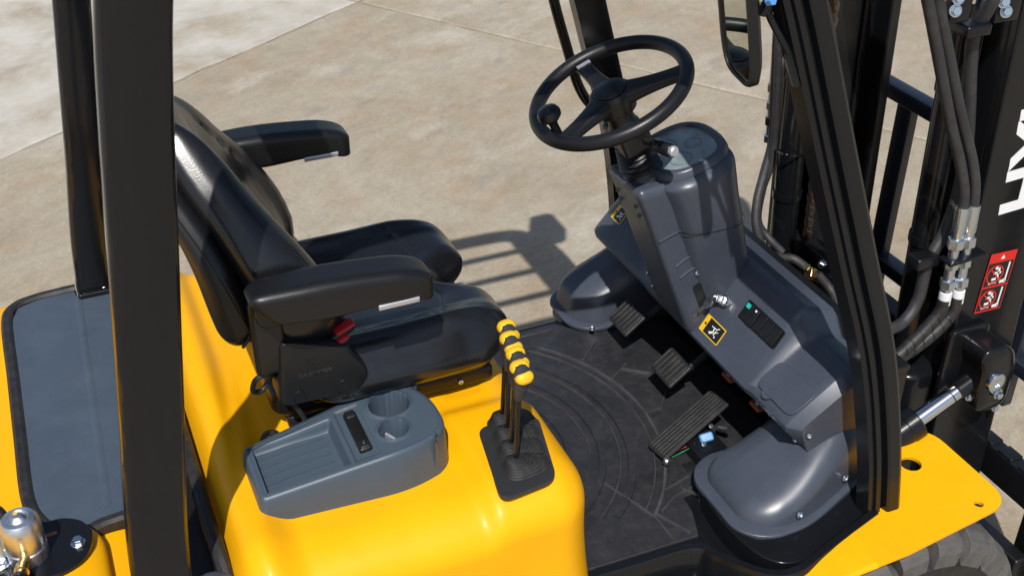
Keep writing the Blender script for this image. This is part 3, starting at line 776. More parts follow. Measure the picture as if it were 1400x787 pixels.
for s_ in (-.046, .046):
    obj('socket_end', *xf(frame((-.679, -.328+s_, .989), (-.11, 0, 1), (0, 1, 0)), rbox((-.010, -.009, -.002), (.010, .009, .003), .002, (1, 1, 1), 2)), BLKM, tr)
obj('socket_tip', *xf(frame((-.679, -.372, .992), (-.11, 0, 1), (0, 1, 0)), cyl(.003, .003, 10)), ZNC, tr)
obj('cup_glint', *xf(Matrix.Translation((-.617, -.357, .94)) @ Matrix.Rotation(R(-65), 4, 'Z'), rbox((-.024, -.003, -.01), (.024, .003, .030), .0025, (2, 1, 2), 2)), TRIM, tr)  # pale strip added to stand for a bright reflection in the small cup

# --- control levers
CY0, CY1 = -.335, -.505
pz = .9215
lp_c = ((-.39), (-.42))
lp = [at(652, 585, 'z', pz), at(735, 567, 'z', pz), at(762, 655, 'z', pz), at(685, 685, 'z', pz)]
def round_poly(C, r, k=6):
    C = [np.array(c[:2]) for c in C]; out = []; n = len(C)
    for i in range(n):
        p0, p1, p2 = C[i-1], C[i], C[(i+1) % n]
        a = (p0-p1)/np.linalg.norm(p0-p1); b = (p2-p1)/np.linalg.norm(p2-p1)
        for t in np.linspace(0, 1, k+1):
            out.append(tuple((1-t)**2*(p1+a*r)+2*t*(1-t)*p1+t*t*(p1+b*r)))
    return out
poly = round_poly(lp, .028)
if sum(poly[i-1][0]*poly[i][1]-poly[i][0]*poly[i-1][1] for i in range(len(poly))) < 0: poly = poly[::-1]
part('lever_plate', *prism(poly, pz-.006, pz+.002), PLATE, bevel=.001)
lv = group('lever_proto', (0, 0, 0))
boot = []
for k in range(7):
    t = k/6; a = lerp(.047, .017, t**.9); b = lerp(.032, .0135, t**.9)
    for q, (da, zz) in enumerate(((0, 0), (.0012, .0024), (-.003, .0050))):
        boot.append([(px-.022*t+.012, py, k*.0046+zz*.9) for px, py in dshape(a+da, b+da, 28, 2.8)])
bm = loft(boot)
rodm = xf(Matrix.Translation((-.008, 0, .034)) @ Matrix.Rotation(R(2.5), 4, 'Y'), cyl(.0048, .16, 12))
hr = []
for zz, a, b, ox in ((.178, .0070, .0065, -.002), (.184, .0085, .0078, -.002), (.194, .0105, .0095, -.001), (.206, .0135, .012, .001), (.220, .0152, .0134, .002), (.234, .0157, .0139, .002), (.246, .0132, .0112, .001), (.253, .009, .008, 0), (.255, .003, .003, 0)):
    hr.append([(ox+px, py, zz) for px, py in dshape(a, b, 22, 2.3)])
hm = loft(hr)
caps = []
cap1 = xf(frame((.002, .004, .243), (.0, .35, 1), (1, 0, 0)), rbox((-.0162, -.0118, -.012), (.0162, .0130, .0140), (.013, .011, .013), (2, 2, 1), 6))
cap2 = xf(frame((.002, -.0080, .231), (-.05, -1, .45), (1, 0, 0)), rbox((-.0155, -.0122, -.009), (.0155, .0118, .0118), (.0135, .0120, .008), (2, 2, 1), 6))
bpy.data.objects.remove(lv)
mesh_cache = {}
HS = Matrix.Translation((0, 0, .236)) @ Matrix.Diagonal((1.12, 1.12, 1.0, 1)) @ Matrix.Translation((0, 0, -.247))
far_b = at(689, 580, 'z', .924); near_b = at(708, 641, 'z', .924)
for i in range(4):
    t = i/3
    b_ = lerp(far_b, near_b, t)
    Mx = Matrix.Translation((b_[0]+.004, b_[1], .9235)) @ Matrix.Rotation(R(8), 4, 'Z')
    g = group('control_lever', (b_[0], b_[1], .9235))
    for nm, mm, md, lean in (('boot', bm, RUB, 0), ('rod', rodm, BLK, 1), ('handle', xf(HS, hm), HOSE, 1), ('handle_cap', xf(HS, cap1), KNY, 1), ('handle_badge', xf(HS, cap2), KNY, 1)):
        M2 = Mx @ (Matrix.Rotation(R((1.2, -.6, .7, -.3)[i]), 4, 'X') if lean else Matrix.Identity(4))
        if nm in mesh_cache: obj(nm, None, None, None, g, mesh=mesh_cache[nm], mw=M2)
        else: mesh_cache[nm] = obj(nm, *mm, md, g, mw=M2, sharp=40).data

# --- driver seat
ST = group('driver_seat', (-.58, 0, .93))
obj('slide_rail', *rbox((-.78, -.19, .905), (-.345, .19, .945), .012, (6, 4, 1), 3), mat('rail_steel', (.03, .028, .026), .3, metal=.4), ST)
for xx in (-.70, -.56, -.42): screw((xx, -.191, .925), (0, -1, 0), .012, ST)
v, f = rbox((-.805, -.205, .935), (-.335, .205, 1.015), (.06, .045, .02), (10, 8, 3), 5)
v[:, 1] *= 1-.05*ss(.97, .935, v[:, 2])
obj('suspension_base', v, f, PLA, ST, sharp=60)
MT = frame((-.66, -.2055, .962), (0, -1, 0), (1, 0, 0))
text('base_lettering', 'GRAMMER', .036, MT, PLA2, ST, .0015, .0008, 1.25)
obj('base_logo', *xf(frame((-.685, -.2055, .974), (0, -1, 0), (1, 0, 0)), lathe([(.006, 0), (.006, .002), (.013, .002), (.013, 0)], 22)), PLA2, ST)
# near and far hip covers
for s_ in (-1, 1):
    prof = round_poly([(-.805, 1.028), (-.645, 1.022), (-.625, 1.062), (-.675, 1.135), (-.79, 1.178)], .021, 6)
    yy0, yy1 = (-.262, -.205) if s_ < 0 else (.205, .262)
    def hring(yv, sc): 
        c = (-.72, 1.085); return [(c[0]+(a-c[0])*sc, yv, c[1]+(b-c[1])*sc) for a, b in prof]
    yo, yi = (yy0, yy1) if s_ < 0 else (yy1, yy0); d_ = 1 if s_ < 0 else -1
    V, Fc = loft([hring(yi, 1), hring(yo+.016*d_, 1), hring(yo+.006*d_, .985), hring(yo+.001*d_, .95), hring(yo, .90)])
    obj('hip_cover', V, Fc if s_ < 0 else [q[::-1] for q in Fc], PLA, ST, sharp=40)
MT = frame((-.765, -.2628, 1.088), (0, -1, 0), (1, 0, 0))
text('cover_lettering', 'GRAMMER', .011, MT, MATS['rail_steel'] if False else HOSE, ST, .0006, .0001, 1.3)
obj('cover_logo', *xf(frame((-.735, -.2625, 1.113), (0, -1, 0), (1, 0, 0)), lathe([(.003, 0), (.003, .0012), (.009, .0012), (.009, 0)], 20)), PLA2, ST)
for xx in (-.765, -.68):
    obj('cover_tab', *xf(frame((xx, -.2625, 1.046), (0, -1, 0), (1, 0, 0)), sweep([(-.011, -.012, 0), (-.011, .002, 0), (-.006, .010, 0), (.0, .012, 0), (.006, .010, 0), (.011, .002, 0), (.011, -.012, 0)], circ(.0013, 6), up=(0, 0, 1))), PLA2, ST)
# cushion
v, f = rbox((-.755, -.260, .962), (-.302, .260, 1.084), (.085, .11, .058), (74, 84, 6), 9)
x, y, z = v.T
tp = ss(1.02, 1.07, z)
a = np.abs(y)
lob = .080*ss(.10, .02, a)*ss(-.48, -.33, x) + .028*ss(.17, .262, a)**1.5*ss(-.45, -.31, x)
X = x-lob
bol = .024*ss(.14, .20, a)*(1-.6*ss(-.45, -.33, x))*ss(.266, .21, a)
Zd = -.016*(1-ss(.0, .19, a))*ss(-.30, -.42, x) + bol + .006*ss(-.55, -.38, x) - .012*ss(-.36, -.30, x)**2 + .02*ss(-.66, -.74, x)
Zd -= .014*ss(.19, .262, a)
# seams
sy = .162+.02*ss(-.6, -.4, x)
Zd -= .006*np.exp(-((a-sy)/.0042)**2)*ss(-.33, -.37, x)
Zd -= .0045*np.exp(-((x+.455-.05*np.cos(a/.18*1.5))/.0042)**2)*ss(.19, .17, a)
Zd += .0012*np.sin(y*95+3*np.sin(x*40))*ss(-.62, -.72, x)
Zd -= .004*np.exp(-((x+.435+.05*(a/.16)**2*0+.04*np.cos(a/.16*1.5))/.006)**2)*ss(.168, .155, a)*0
v = np.c_[X, y*(1-.03*ss(-.5, -.3, x)), z+Zd*tp]
cu_ = obj('seat_cushion', v, f, LEA, ST, sharp=70)
obj('cushion_pan', *rbox((-.74, -.215, .972), (-.36, .215, 1.02), .02, (4, 4, 1), 3), PLA2, ST)
obj('front_bracket', *rbox((-.38, -.03, 1.0), (-.325, .03, 1.018), .005, (2, 2, 1), 2), ALU, ST)
screw((-.338, -.018, 1.018), (0, 0, 1), .010, ST)
# backrest
BT = R(17.5); BO = Vector((-.720, 0, 1.05))
BN = Vector((math.cos(BT), 0, math.sin(BT))); BU = Vector((-math.sin(BT), 0, math.cos(BT)))
def back_map(h, yv, t):
    return np.outer(np.ones(len(h)), np.array(BO))+np.outer(h, np.array(BU))+np.outer(t, np.array(BN))+np.outer(yv, np.array((0, 1., 0)))
def bwidth(h): return .240+.010*ss(.0, .16, h)-.130*ss(.20, .53, h)**1.3
Hh = .527
v, f = rbox((0, -1, -.5), (Hh, 1, .5), (.13, .55, .45), (70, 64, 6), 9)
h, yn, tn_ = v.T
wv = bwidth(h); ya = np.abs(yn)
thick = .104-.012*ss(.25, .5, h)
frn = ss(-.1, .35, tn_)
bolst = .060*ss(.46, .80, ya)*(1-.72*ss(.14, .40, h))*(.75+.25*ss(-.02, .1, h)) - .022*(1-ss(.0, .6, ya))*ss(.04, .12, h)*ss(.50, .40, h)
lum = .020*np.exp(-((h-.13)/.09)**2)*(1-ss(.4, .7, ya))
seam = -.0075*np.exp(-((ya-(.62-.14*ss(.25, .46, h)))/.018)**2)*ss(.02, .06, h)*ss(.47, .42, h)
wr = .0006*np.sin(h*170+6*yn)*np.exp(-((h-.10)/.06)**2)*ss(.55, .8, ya)
t = tn_*thick+frn*(bolst+lum+seam+wr) - .030*ss(.22, .53, h)**1.5 - .05*ss(.44, .545, h)**2*0
P = back_map(h, yn*wv, t)
f2 = [q[::-1] for q in f]
obj('backrest_cushion', P, f, LEA, ST, sharp=75)
# shell
v, f = rbox((.125, -1, -.5), (.49, 1, .5), (.05, .25, .4), (20, 16, 3), 5)
h, yn, tn_ = v.T
wv = bwidth(h)*.93
t = -.062-.018*ss(.40, .12, h)+tn_*(.055+.030*ss(.45, .12, h))-.030*ss(.22, .53, h)**1.5
obj('backrest_shell', back_map(h, yn*wv, t), f, PLA, ST, sharp=60)
obj('shell_seam', *tube([tuple(back_map(np.array([hh]), np.array([-float(bwidth(np.array([hh]))[0])*.933]), np.array([-.066-.030*float(ss(.22, .53, hh))**1.5]))[0]) for hh in np.linspace(.13, .46, 12)], .0022, 6, 3), PLA2, ST)
v, f = rbox((0, -1, -.5), (.13, 1, .5), (.03, .1, .3), (8, 8, 3), 4)
h, yn, tn_ = v.T
obj('recliner_cover', back_map(h-.01, yn*.205, -.050+tn_*.055), f, PLA2, ST, sharp=60)
rl = back_map(np.array([.155]), np.array([-.228]), np.array([-.075]))[0]
obj('recline_lever', *tube([Vector(rl)+Vector((-.012, -.002, -.014)), Vector(rl)+Vector((.0, -.005, .004)), Vector(rl)+Vector((.012, -.002, .024))], .0035, 8), BLK, ST)
# small lumbar logo marks
for k in range(4):
    p = back_map(np.array([.335+.014*k]), np.array([-.03]), np.array([.0]))[0]
    # on the front face of the backrest
    q = back_map(np.array([.335+.013*k]), np.array([0.0]), np.array([.0302-.040*float(ss(.22, .5, .335+.013*k))**1.5]))[0]
    obj('backrest_mark', *xf(frame(q, BN, (0, 1, 0)), rbox((-.028, -.0018, -.002), (.028, .0018, .0015), .001, (2, 1, 1), 1)), PLA2, ST)
# armrests
def armrest(s_):
    v, f = rbox((0, -.5, -.5), (.335, .5, .5), (.03, .24, .20), (26, 8, 6), 5)
    x, y, z = v.T
    ht = .084-.010*ss(.10, .30, x)-.006*ss(.04, .0, x); wd = .072+.012*ss(.0, .12, x)-.006*ss(.26, .335, x)
    # lower edge sweeps up in the middle
    zz = z*ht; zz = np.where(z < 0, zz*(.66+.34*ss(.05, .22, x)), zz)
    zz += np.where(z < 0, .012*ss(.12, .24, x)*np.abs(z)*2, 0) - .010*ss(.25, .335, x)**2 + .008*np.sin(math.pi*x/.335)
    tilt = -.05
    X = -.850+x+(.025 if s_ > 0 else 0)+.050*np.clip(.5-z, 0, 1)*ss(.13, .0, x); Z = 1.276+(.004 if s_ > 0 else 0)+zz+tilt*(x-.15)*.6
    Y = s_*.300+y*wd
    ff = f
    ar = obj('armrest', np.c_[X, Y, Z], ff, PLA, ST, sharp=70)
    ys = s_*.300-.0385
    M3 = frame((-.585+(.025 if s_ > 0 else 0), s_*.300-.0412, 1.2545+(.006 if s_ > 0 else 0)), (0, -1, -.12), (1, 0, -.0))
    obj('armrest_trim', *xf(M3, rbox((-.038, -.0055, -.004), (.038, .0055, .0018), .002, (3, 1, 1), 2)), TRIM, ST)
    obj('armrest_pivot', *xf(frame((-.80, s_*.245, 1.245), (0, s_, 0)), cyl(.028, .03, 24, chamf=.004)), PLA2, ST)
    obj('armrest_bracket', *rbox((-.835, min(s_*.205, s_*.255), 1.10), (-.775, max(s_*.205, s_*.255), 1.265), .012, (2, 2, 3), 3), PLA2, ST)
armrest(-1); armrest(1)
# belt buckles
for (px, py, yy) in ((466, 447, -.225), (458, 465, -.235)):
    c = Vector(at(px, py, 'y', yy))
    bk = obj('belt_buckle', *xf(frame(c, (-.3, -.4, 1), (1, .2, .1)), rbox((-.028, -.014, -.016), (.022, .014, .0), .006, (2, 2, 1), 3)), PLA2, ST)
    obj('buckle_button', *xf(frame(c+Vector((.004, -.002, .001)), (-.3, -.4, 1), (1, .2, .1)), rbox((-.02, -.010, -.006), (.022, .010, .003), .004, (2, 2, 1), 3)), RED, ST)
# cable
cpath = [at(362, 490, 'y', -.215), at(368, 505, 'y', -.222), at(374, 512, 'y', -.232), at(362, 512, 'y', -.24), at(349, 520, 'y', -.24), at(346, 534, 'y', -.235), at(358, 534, 'y', -.225), at(367, 520, 'y', -.22), at(374, 510, 'y', -.225), at(384, 525, 'y', -.235), at(400, 550, 'y', -.24), at(414, 568, 'y', -.24), at(417, 580, 'y', -.235), at(402, 590, 'z', .912), at(385, 597, 'z', .908), at(368, 600, 'z', .905)]
obj('seat_cable', *tube(cpath, .0052, 10, 8), RUB, ST)
obj('cable_grommet', *xf(frame(at(371, 600, 'z', .905), (0, 0, 1)), lathe([(.0, .012), (.008, .014), (.018, .010), (.022, .0), (.0, .0)], 24)), RUB, ST)

# --- gas equipment bracket at the rear right
LB = group('gas_bracket', (-1.25, -.36, .95))
bz = .952
bpn = [at(125, 722, 'z', bz), at(124, 745, 'z', bz), at(105, 770, 'z', bz), at(60, 790, 'z', bz), at(-30, 800, 'z', bz), at(-60, 700, 'z', bz), at(0, 705, 'z', bz), at(55, 712, 'z', bz), at(85, 707, 'z', bz), at(110, 710, 'z', bz)]
bp2 = [tuple(p[:2]) for p in bpn]
sp_ = [tuple(p[:2]) for p in spline([(*p, 0) for p in bp2+[bp2[0]]], 5)[:-1]]
if sum(sp_[i-1][0]*sp_[i][1]-sp_[i][0]*sp_[i-1][1] for i in range(len(sp_))) < 0: sp_ = sp_[::-1]
obj('plate', *prism(sp_, bz-.010, bz), BLK, LB, bevel=.002)
bolt(at(107, 742, 'z', bz), (0, 0, 1), .020, LB)
bolt(at(2, 772, 'z', bz), (0, 0, 1), .022, LB)
obj('slot', *xf(frame(at(66, 731, 'z', bz+.0005), (0, 0, 1), (1, .1, 0)), prism(rrect(.030, .008, .0038), -.002, .0006)), ORA, LB)
fc_ = Vector(at(40, 758, 'z', bz))
obj('gas_valve', *xf(Matrix.Translation(fc_), lathe([(0, 0), (.033, 0), (.033, .022), (.031, .024), (.031, .026), (.0325, .028), (.0325, .066), (.031, .078), (.026, .085), (.018, .087), (.016, .084), (0, .084)], 36)), ALU, LB)
obj('valve_cap', *xf(Matrix.Translation(fc_+Vector((0, 0, .084))), lathe([(0, .008), (.007, .008), (.010, .006), (.014, .001), (.016, 0)], 24)), ALU, LB)
obj('valve_marking', *xf(frame(fc_+Vector((-.002, .004, .0925)), (0, 0, 1)), prism(rrect(.006, .006, .001), 0, .0004)), YPR, LB)
for k in range(4):
    pass
q0 = fc_+Vector((-.005, -.045, .012)); q1 = fc_+Vector((-.02, -.085, .010))
obj('brass_fitting', *xf(frame(fc_+Vector((-.003, -.025, .018)), (-.25, -1, .1)), lathe([(0, 0), (.010, 0), (.010, .02), (.0125, .021), (.0125, .035), (.010, .036), (.010, .05), (0, .05)], 12)), BRS, LB)
obj('fitting_cap', *xf(frame(fc_+Vector((-.014, -.07, .0225)), (-.25, -1, .1)), lathe([(0, 0), (.0125, 0), (.0145, .004), (.0145, .018), (.010, .026), (0, .028)], 18)), PLA2, LB)
obj('elbow_fitting', *xf(frame(Vector(at(4, 757, 'z', .96)), (0, .25, 1)), lathe([(0, 0), (.014, 0), (.014, .02), (.0175, .022), (.0175, .04), (.015, .042), (.015, .062), (0, .064)], 18)), ZNC, LB)
obj('brass_elbow', *tube([at(6, 742, 'z', .97), at(16, 742, 'z', .97), at(26, 745, 'z', .97)], .008, 10), BRS, LB)
obj('gas_hose', *tube([at(4, 725, 'z', .985), at(0, 705, 'z', 1.02), at(-20, 690, 'z', 1.04)], .012, 10), RUB, LB)

# --- front fender plate (yellow) with holes
def plate_holes(poly, holes, z0, z1):
    import bmesh
    bm_ = bmesh.new()
    def loop(P): 
        vs_ = [bm_.verts.new((x, y, z1)) for x, y in P]
        return [bm_.edges.new((vs_[i], vs_[(i+1) % len(vs_)])) for i in range(len(vs_))]
    ed = loop(poly)
    for (cx, cy, r) in holes: ed += loop([(cx+r*math.cos(t), cy+r*math.sin(t)) for t in np.linspace(0, 2*math.pi, 21)[:-1]])
    bmesh.ops.triangle_fill(bm_, use_beauty=True, use_dissolve=False, edges=ed)
    fs = list(bm_.faces)
    for f_ in fs:
        f_.normal_update()
        if f_.normal.z < 0: f_.normal_flip()
    r_ = bmesh.ops.extrude_face_region(bm_, geom=fs)
    for e_ in r_['geom']:
        if isinstance(e_, bmesh.types.BMVert): e_.co.z = z0
    bmesh.ops.recalc_face_normals(bm_, faces=list(bm_.faces))
    bm_.verts.ensure_lookup_table(); bm_.verts.index_update()
    V = [tuple(v_.co) for v_ in bm_.verts]; Fc = [tuple(v_.index for v_ in f_.verts) for f_ in bm_.faces]; bm_.free()
    return V, Fc
fz = .625
fp = round_poly([(.36, -.30), (.665, -.30), (.665, -.72), (.36, -.742)], .055, 8)
P1 = at(1245, 633, 'z', fz); P2 = at(1338, 688, 'z', fz)
c0 = [(.30, -.42), (.545, -.42)]
poly = [(.28, -.735), (.36, -.7325)] + [p for p in round_poly([(.36, -.726), (.662, -.70), (.662, -.425), (.30, -.425)], .06, 8) if p[0] > .45] + [(.415, -.425), (.415, -.585), (.37, -.612), (.28, -.638)]
def ccw(P): return P if sum(P[i-1][0]*P[i][1]-P[i][0]*P[i-1][1] for i in range(len(P))) > 0 else P[::-1]
fplate = part('front_fender', *plate_holes(ccw(poly), [(P1[0], P1[1], .024), (P2[0], P2[1], .010)], fz-.010, fz), YEL, smooth=False, bevel=.002)
# rear run of the fender curving down behind the tyre, with an upright inner wall
pr = spline([(.281, fz-.005), (.22, fz-.008), (.14, fz-.022), (.06, fz-.065), (.0, fz-.13), (-.04, fz-.23)], 6)
rings = []
for (xx, zz) in pr:
    yo = -.735-.01*(.28-xx); yi = -.612-(.37-xx)*.293
    rings.append([(xx, yi, zz-.006), (xx, yi, zz+.0048), (xx, yo+.012, zz+.005), (xx, yo+.003, zz+.004), (xx, yo, zz+.001), (xx, yo, zz-.005), (xx, yo+.01, zz-.005)])
V, Fc = loft(rings); obj('fender_tail', V, Fc, YEL, fplate, sharp=50)

# --- front wheel
TC = Vector((.42, -.60, .275)); TR_ = .335
wheel = group('front_wheel', tuple(TC))
WY = frame(TC, (0, -1, 0), (1, 0, 0))
prof = [(.19, -.115), (.25, -.12), (.295, -.125), (.288, -.115), (.290, -.05), (.290, .05), (.280, .112), (.264, .126), (.262, .132), (.255, .126), (.225, .128), (.20, .12), (.19, .10)]
obj('tyre', *xf(WY, lathe(prof, 72)), RUB, wheel, sharp=50)  # darker than the tread blocks: groove shade put into the carcass colour
obj('wheel_rim', *xf(WY, lathe([(0, .02), (.06, .03), (.09, .06), (.10, .07), (.15, .06), (.175, .09), (.192, .11), (.196, .10), (.19, -.1), (0, -.1)], 48)), YEL, wheel)
lug = []
# one chevron block: outline in (angle, axial) space
NL = 20
def block(outer):
    # angular half width
    a0 = 2*math.pi/NL
    ax = [(.0, 0), (.35, .25), (.75, .30), (1.0, .30), (1.12, .30)]
    rad = [.334, .335, .332, .320, .300]
    V = []
    wdt = .72
    for (t, sh), rr in zip(ax, rad):
        y_ = outer*(.012+t*.108) if t <= 1 else outer*.131
        for side in (0, 1):
            an_ = a0*(sh+(side-.5)*wdt)
            V.append((rr*math.cos(an_), rr*math.sin(an_), y_))
        for side in (0, 1):
            an_ = a0*(sh+(side-.5)*wdt*1.06)
            rb = .284 if t <= .8 else .262
            V.append((rb*math.cos(an_), rb*math.sin(an_), y_))
    Fc = []
    for k in range(len(ax)-1):
        b0 = 4*k; b1 = 4*(k+1)
        Fc += [(b0, b0+1, b1+1, b1), (b0+1, b0+3, b1+3, b1+1), (b0+2, b0, b1, b1+2)]
    Fc += [(0, 2, 3, 1), (b1, b1+1, b1+3, b1+2)]
    if outer < 0: Fc = [q[::-1] for q in Fc]
    return V, [q[::-1] for q in Fc]
ml = [obj('tread_block', *block(o_), TYR, wheel, smooth=False, bevel=.0018, mw=WY) for o_ in (1, -1)]
for k in range(1, NL):
    for o_, src in zip((1, -1), ml):
        c = src.copy(); scene.collection.objects.link(c); c.matrix_basis = WY @ Matrix.Rotation(2*math.pi*(k+(.5 if o_ < 0 else 0))/NL, 4, 'Z')
# axle and inner wheel well
part('drive_axle', *xf(frame((.42, -.5, .275), (0, 1, 0)), lathe([(0, 0), (.11, 0), (.12, .1), (.16, .35), (.19, .5), (.16, .65), (.12, .9), (.11, 1.0), (0, 1.0)], 28)), STEELB)

# --- mast
MTILT = -.045
def mx(x, z): return x+MTILT*(z-.9)
def rail(name, x0, x1, y0, y1, z0, z1, m=BLK, parent=FL, bev=.006):
    V, Fc = box((x0, y0, z0), (x1, y1, z1))
    V = [(mx(a, c), b, c) for a, b, c in V]
    return obj(name, V, Fc, m, parent, bevel=bev)
mast = group('mast', (.8, 0, .0))
for s_ in (-1, 1):
    y0, y1 = sorted((s_*.375, s_*.350)); rail('outer_rail_web', .725, .925, y0, y1, .02, 2.15, BLK, mast)
    y0, y1 = sorted((s_*.352, s_*.285)); rail('outer_rail_flange', .727, .752, y0, y1, .02, 2.15, BLK, mast)
    y0, y1 = sorted((s_*.352, s_*.285)); rail('outer_rail_flange', .90, .923, y0, y1, .02, 2.15, BLK, mast)
    y0, y1 = sorted((s_*.318, s_*.296)); rail('inner_rail', .765, .965, y0, y1, .10, 2.2, STEELB, mast)
    y0, y1 = sorted((s_*.30, s_*.235)); rail('inner_rail_flange', .94, .972, y0, y1, .10, 2.2, STEELB, mast)
    y0, y1 = sorted((s_*.30, s_*.235)); rail('inner_rail_flange', .767, .79, y0, y1, .10, 2.2, STEELB, mast)
    # lift cylinder
    cyl_p = [(mx(.700, z), s_*.262, z) for z in (.12, .5, .9, 1.3, 1.6)]
    lc = obj('lift_cylinder', *sweep(cyl_p, circ(.036, 24)), BLK, mast, sharp=50)
    obj('cylinder_rod', *sweep([(mx(.700, z), s_*.262, z) for z in (1.55, 2.1)], circ(.02, 16)), CHR, mast)
    for zz in (.62, 1.05, 1.42) if s_ < 0 else (.9, 1.25):
        obj('clamp_band', *xf(frame((mx(.700, zz), s_*.262, zz), (MTILT, 0, 1)), lathe([(.0362, -.010), (.0395, -.010), (.0395, .010), (.0362, .010)], 24)), BLK, mast)
for zz in (.12, .66, 1.75):
    rail('crossmember', .735, .79, -.35, .35, zz, zz+.10, STEELB, mast)
# cylinder foot housing near side with rounded top
v, f = rbox((.635, -.350, .30), (.78, -.150, .725), (.05, .06, .02), (4, 4, 6), 5)
obj('cylinder_foot', v, f, BLK, mast)
# chains
def chain(y, x0, zs, ze, nm):
    parts = []; n = int((ze-zs)/.019)
    for i in range(n):
        z = zs+i*.019
        for k in (-2, 0, 2) if i % 2 == 0 else (-1, 1):
            parts.append(xf(Matrix.Translation((mx(x0, z), y+k*.0042, z)), rbox((-.0085, -.0016, -.0145), (.0085, .0016, .0145), (.008, .001, .008), (1, 1, 1), 2)))
        parts.append(xf(frame((mx(x0, z), y-.013, z-.0095), (0, 1, 0)), cyl(.0036, .026, 8)))
    return obj(nm, *joinm(*parts), CHN, mast)
chain(.215, .745, .52, 1.7, 'lift_chain'); chain(-.205, .77, .52, 1.7, 'lift_chain')
# carriage and load backrest
cg = group('fork_carriage', (1.05, 0, .3))
for z0, z1 in ((.04, .14), (.30, .40)): obj('carriage_bar', *rbox((.985, -.53, z0), (1.03, .53, z1), .008, (2, 8, 2), 2), STEELB, cg)
for s_ in (-1, 1):
    obj('carriage_plate', *rbox((.93, s_*.2-.02, .1), (1.0, s_*.2+.02, .6), .008, (2, 2, 4), 2), STEELB, cg)
NAVY = mat('backrest_paint', (.016, .020, .030), .32, coat=.2, rvar=.06)
lbz = (.655, 1.145)
for z0 in lbz: obj('backrest_bar', *rbox((.985, -.55, z0-.02), (1.035, .55, z0+.02), .006, (2, 8, 2), 2), NAVY, cg)
for yy in (-.53, -.32, -.08, .205, .40, .53): obj('backrest_upright', *rbox((.992, yy-.028, .52), (1.024, yy+.028, 1.13), .006, (2, 2, 6), 2), NAVY, cg)
for s_ in (-1, 1):
    yy = s_*.52
    V, Fc = sweep(spline([(1.06, yy, .62), (1.06, yy, .4), (1.06, yy, .10), (1.075, yy, .02), (1.12, yy, -.005), (1.3, yy, -.01), (2.15, yy, -.02)], 6), rrect(.11, .045, .008, 2), up=(0, 0, 1) if False else (-.7, 0, .7))
    obj('fork', V, Fc, STEELB, cg, sharp=40)
for yy in (-.47, -.40, -.33, -.26, -.12, 0, .12, .26, .33, .40, .47): obj('carriage_notch', *rbox((.987, yy-.024, .396), (1.028, yy+.024, .405), .003, (1, 1, 1), 2), STEELB, cg)
# tilt cylinder
TCY = group('tilt_cylinder', (.6, -.4, .6))
ta = Vector(at(1228, 592, 'y', -.42)); tb = Vector(at(1335, 515, 'y', -.42)); td = (tb-ta).normalized()
tstart = ta-td*.25
obj('barrel', *xf(frame(tstart, td), lathe([(0, 0), (.040, 0), (.040, .27), (.0415, .272), (.0415, .30), (.036, .304), (0, .304)], 32)), BLK, TCY)
obj('rod', *xf(frame(tstart, td), cyl(.0195, .47, 28)), CHR, TCY)
obj('rod_groove', *xf(frame(tstart+td*.40, td), cyl(.0200, .003, 28)), BPR, TCY)
obj('rod_end', *xf(frame(tstart+td*.42, td), lathe([(0, 0), (.022, 0), (.0235, .004), (.025, .08), (.034, .11), (.034, .13), (0, .13)], 28)), BLK, TCY)
# clevis on the mast
cl = Vector(at(1355, 517, 'y', -.455))
v, f = rbox((cl.x-.035, -.468, cl.z-.095), (cl.x+.062, -.372, cl.z+.092), (.035, .012, .035), (3, 4, 4), 5)
v[:, 0] -= .02*ss(cl.z+.02, cl.z+.09, v[:, 2])
obj('clevis_block', v, f, BLK, TCY, sharp=50)
obj('clevis_flange', *rbox((cl.x-.085, -.392, cl.z-.10), (cl.x+.03, -.374, cl.z+.11), (.02, .004, .02), (3, 1, 3), 3), BLK, TCY)
obj('clevis_pin', *xf(frame((cl.x, -.465, cl.z), (0, -1, 0)), lathe([(0, .008), (.008, .008), (.010, .012), (.018, .013), (.024, .011), (.026, .006), (.026, 0)], 28)), ZNC, TCY)
obj('pin_lock', *xf(frame((cl.x+.006, -.467, cl.z-.025), (0, -1, 0), (1, 0, -1)), prism(rrect(.045, .022, .006), 0, .006)), ZNC, TCY)
bolt((cl.x+.012, -.474, cl.z-.036), (0, -1, 0), .020, TCY)
bolt(at(1324, 543, 'y', -.44), (-.2, -1, .2), .014, TCY)
bolt(at(1360, 557, 'y', -.40), (-.2, -1, .2), .016, TCY)

# hoses on the near side of the mast
def hose(pts, r=.0115, m=HOSE, nm='hydraulic_hose'): return part(nm, *tube(pts, r, 12, 8), m)
HY = -.40
def A(px, py, y=HY): return at(px, py, 'y', y)
hose([A(1262, -30), A(1272, 20), A(1285, 90), A(1300, 170), A(1312, 220), A(1318, 260), A(1316, 290)])
hose([A(1282, -30), A(1284, 10), A(1296, 70), A(1312, 150), A(1328, 215), A(1333, 255), A(1330, 288)])
hose([A(1375, -40, -.39), A(1358, 0, -.39), A(1333, 45, -.36), A(1327, 90, -.35), A(1325, 150, -.345), A(1321, 210, -.34), A(1308, 270, -.34), A(1290, 320, -.345), A(1268, 360, -.355), A(1255, 410, -.36), A(1235, 440, -.37), A(1212, 452, -.38), A(1190, 458, -.38)], .0135)
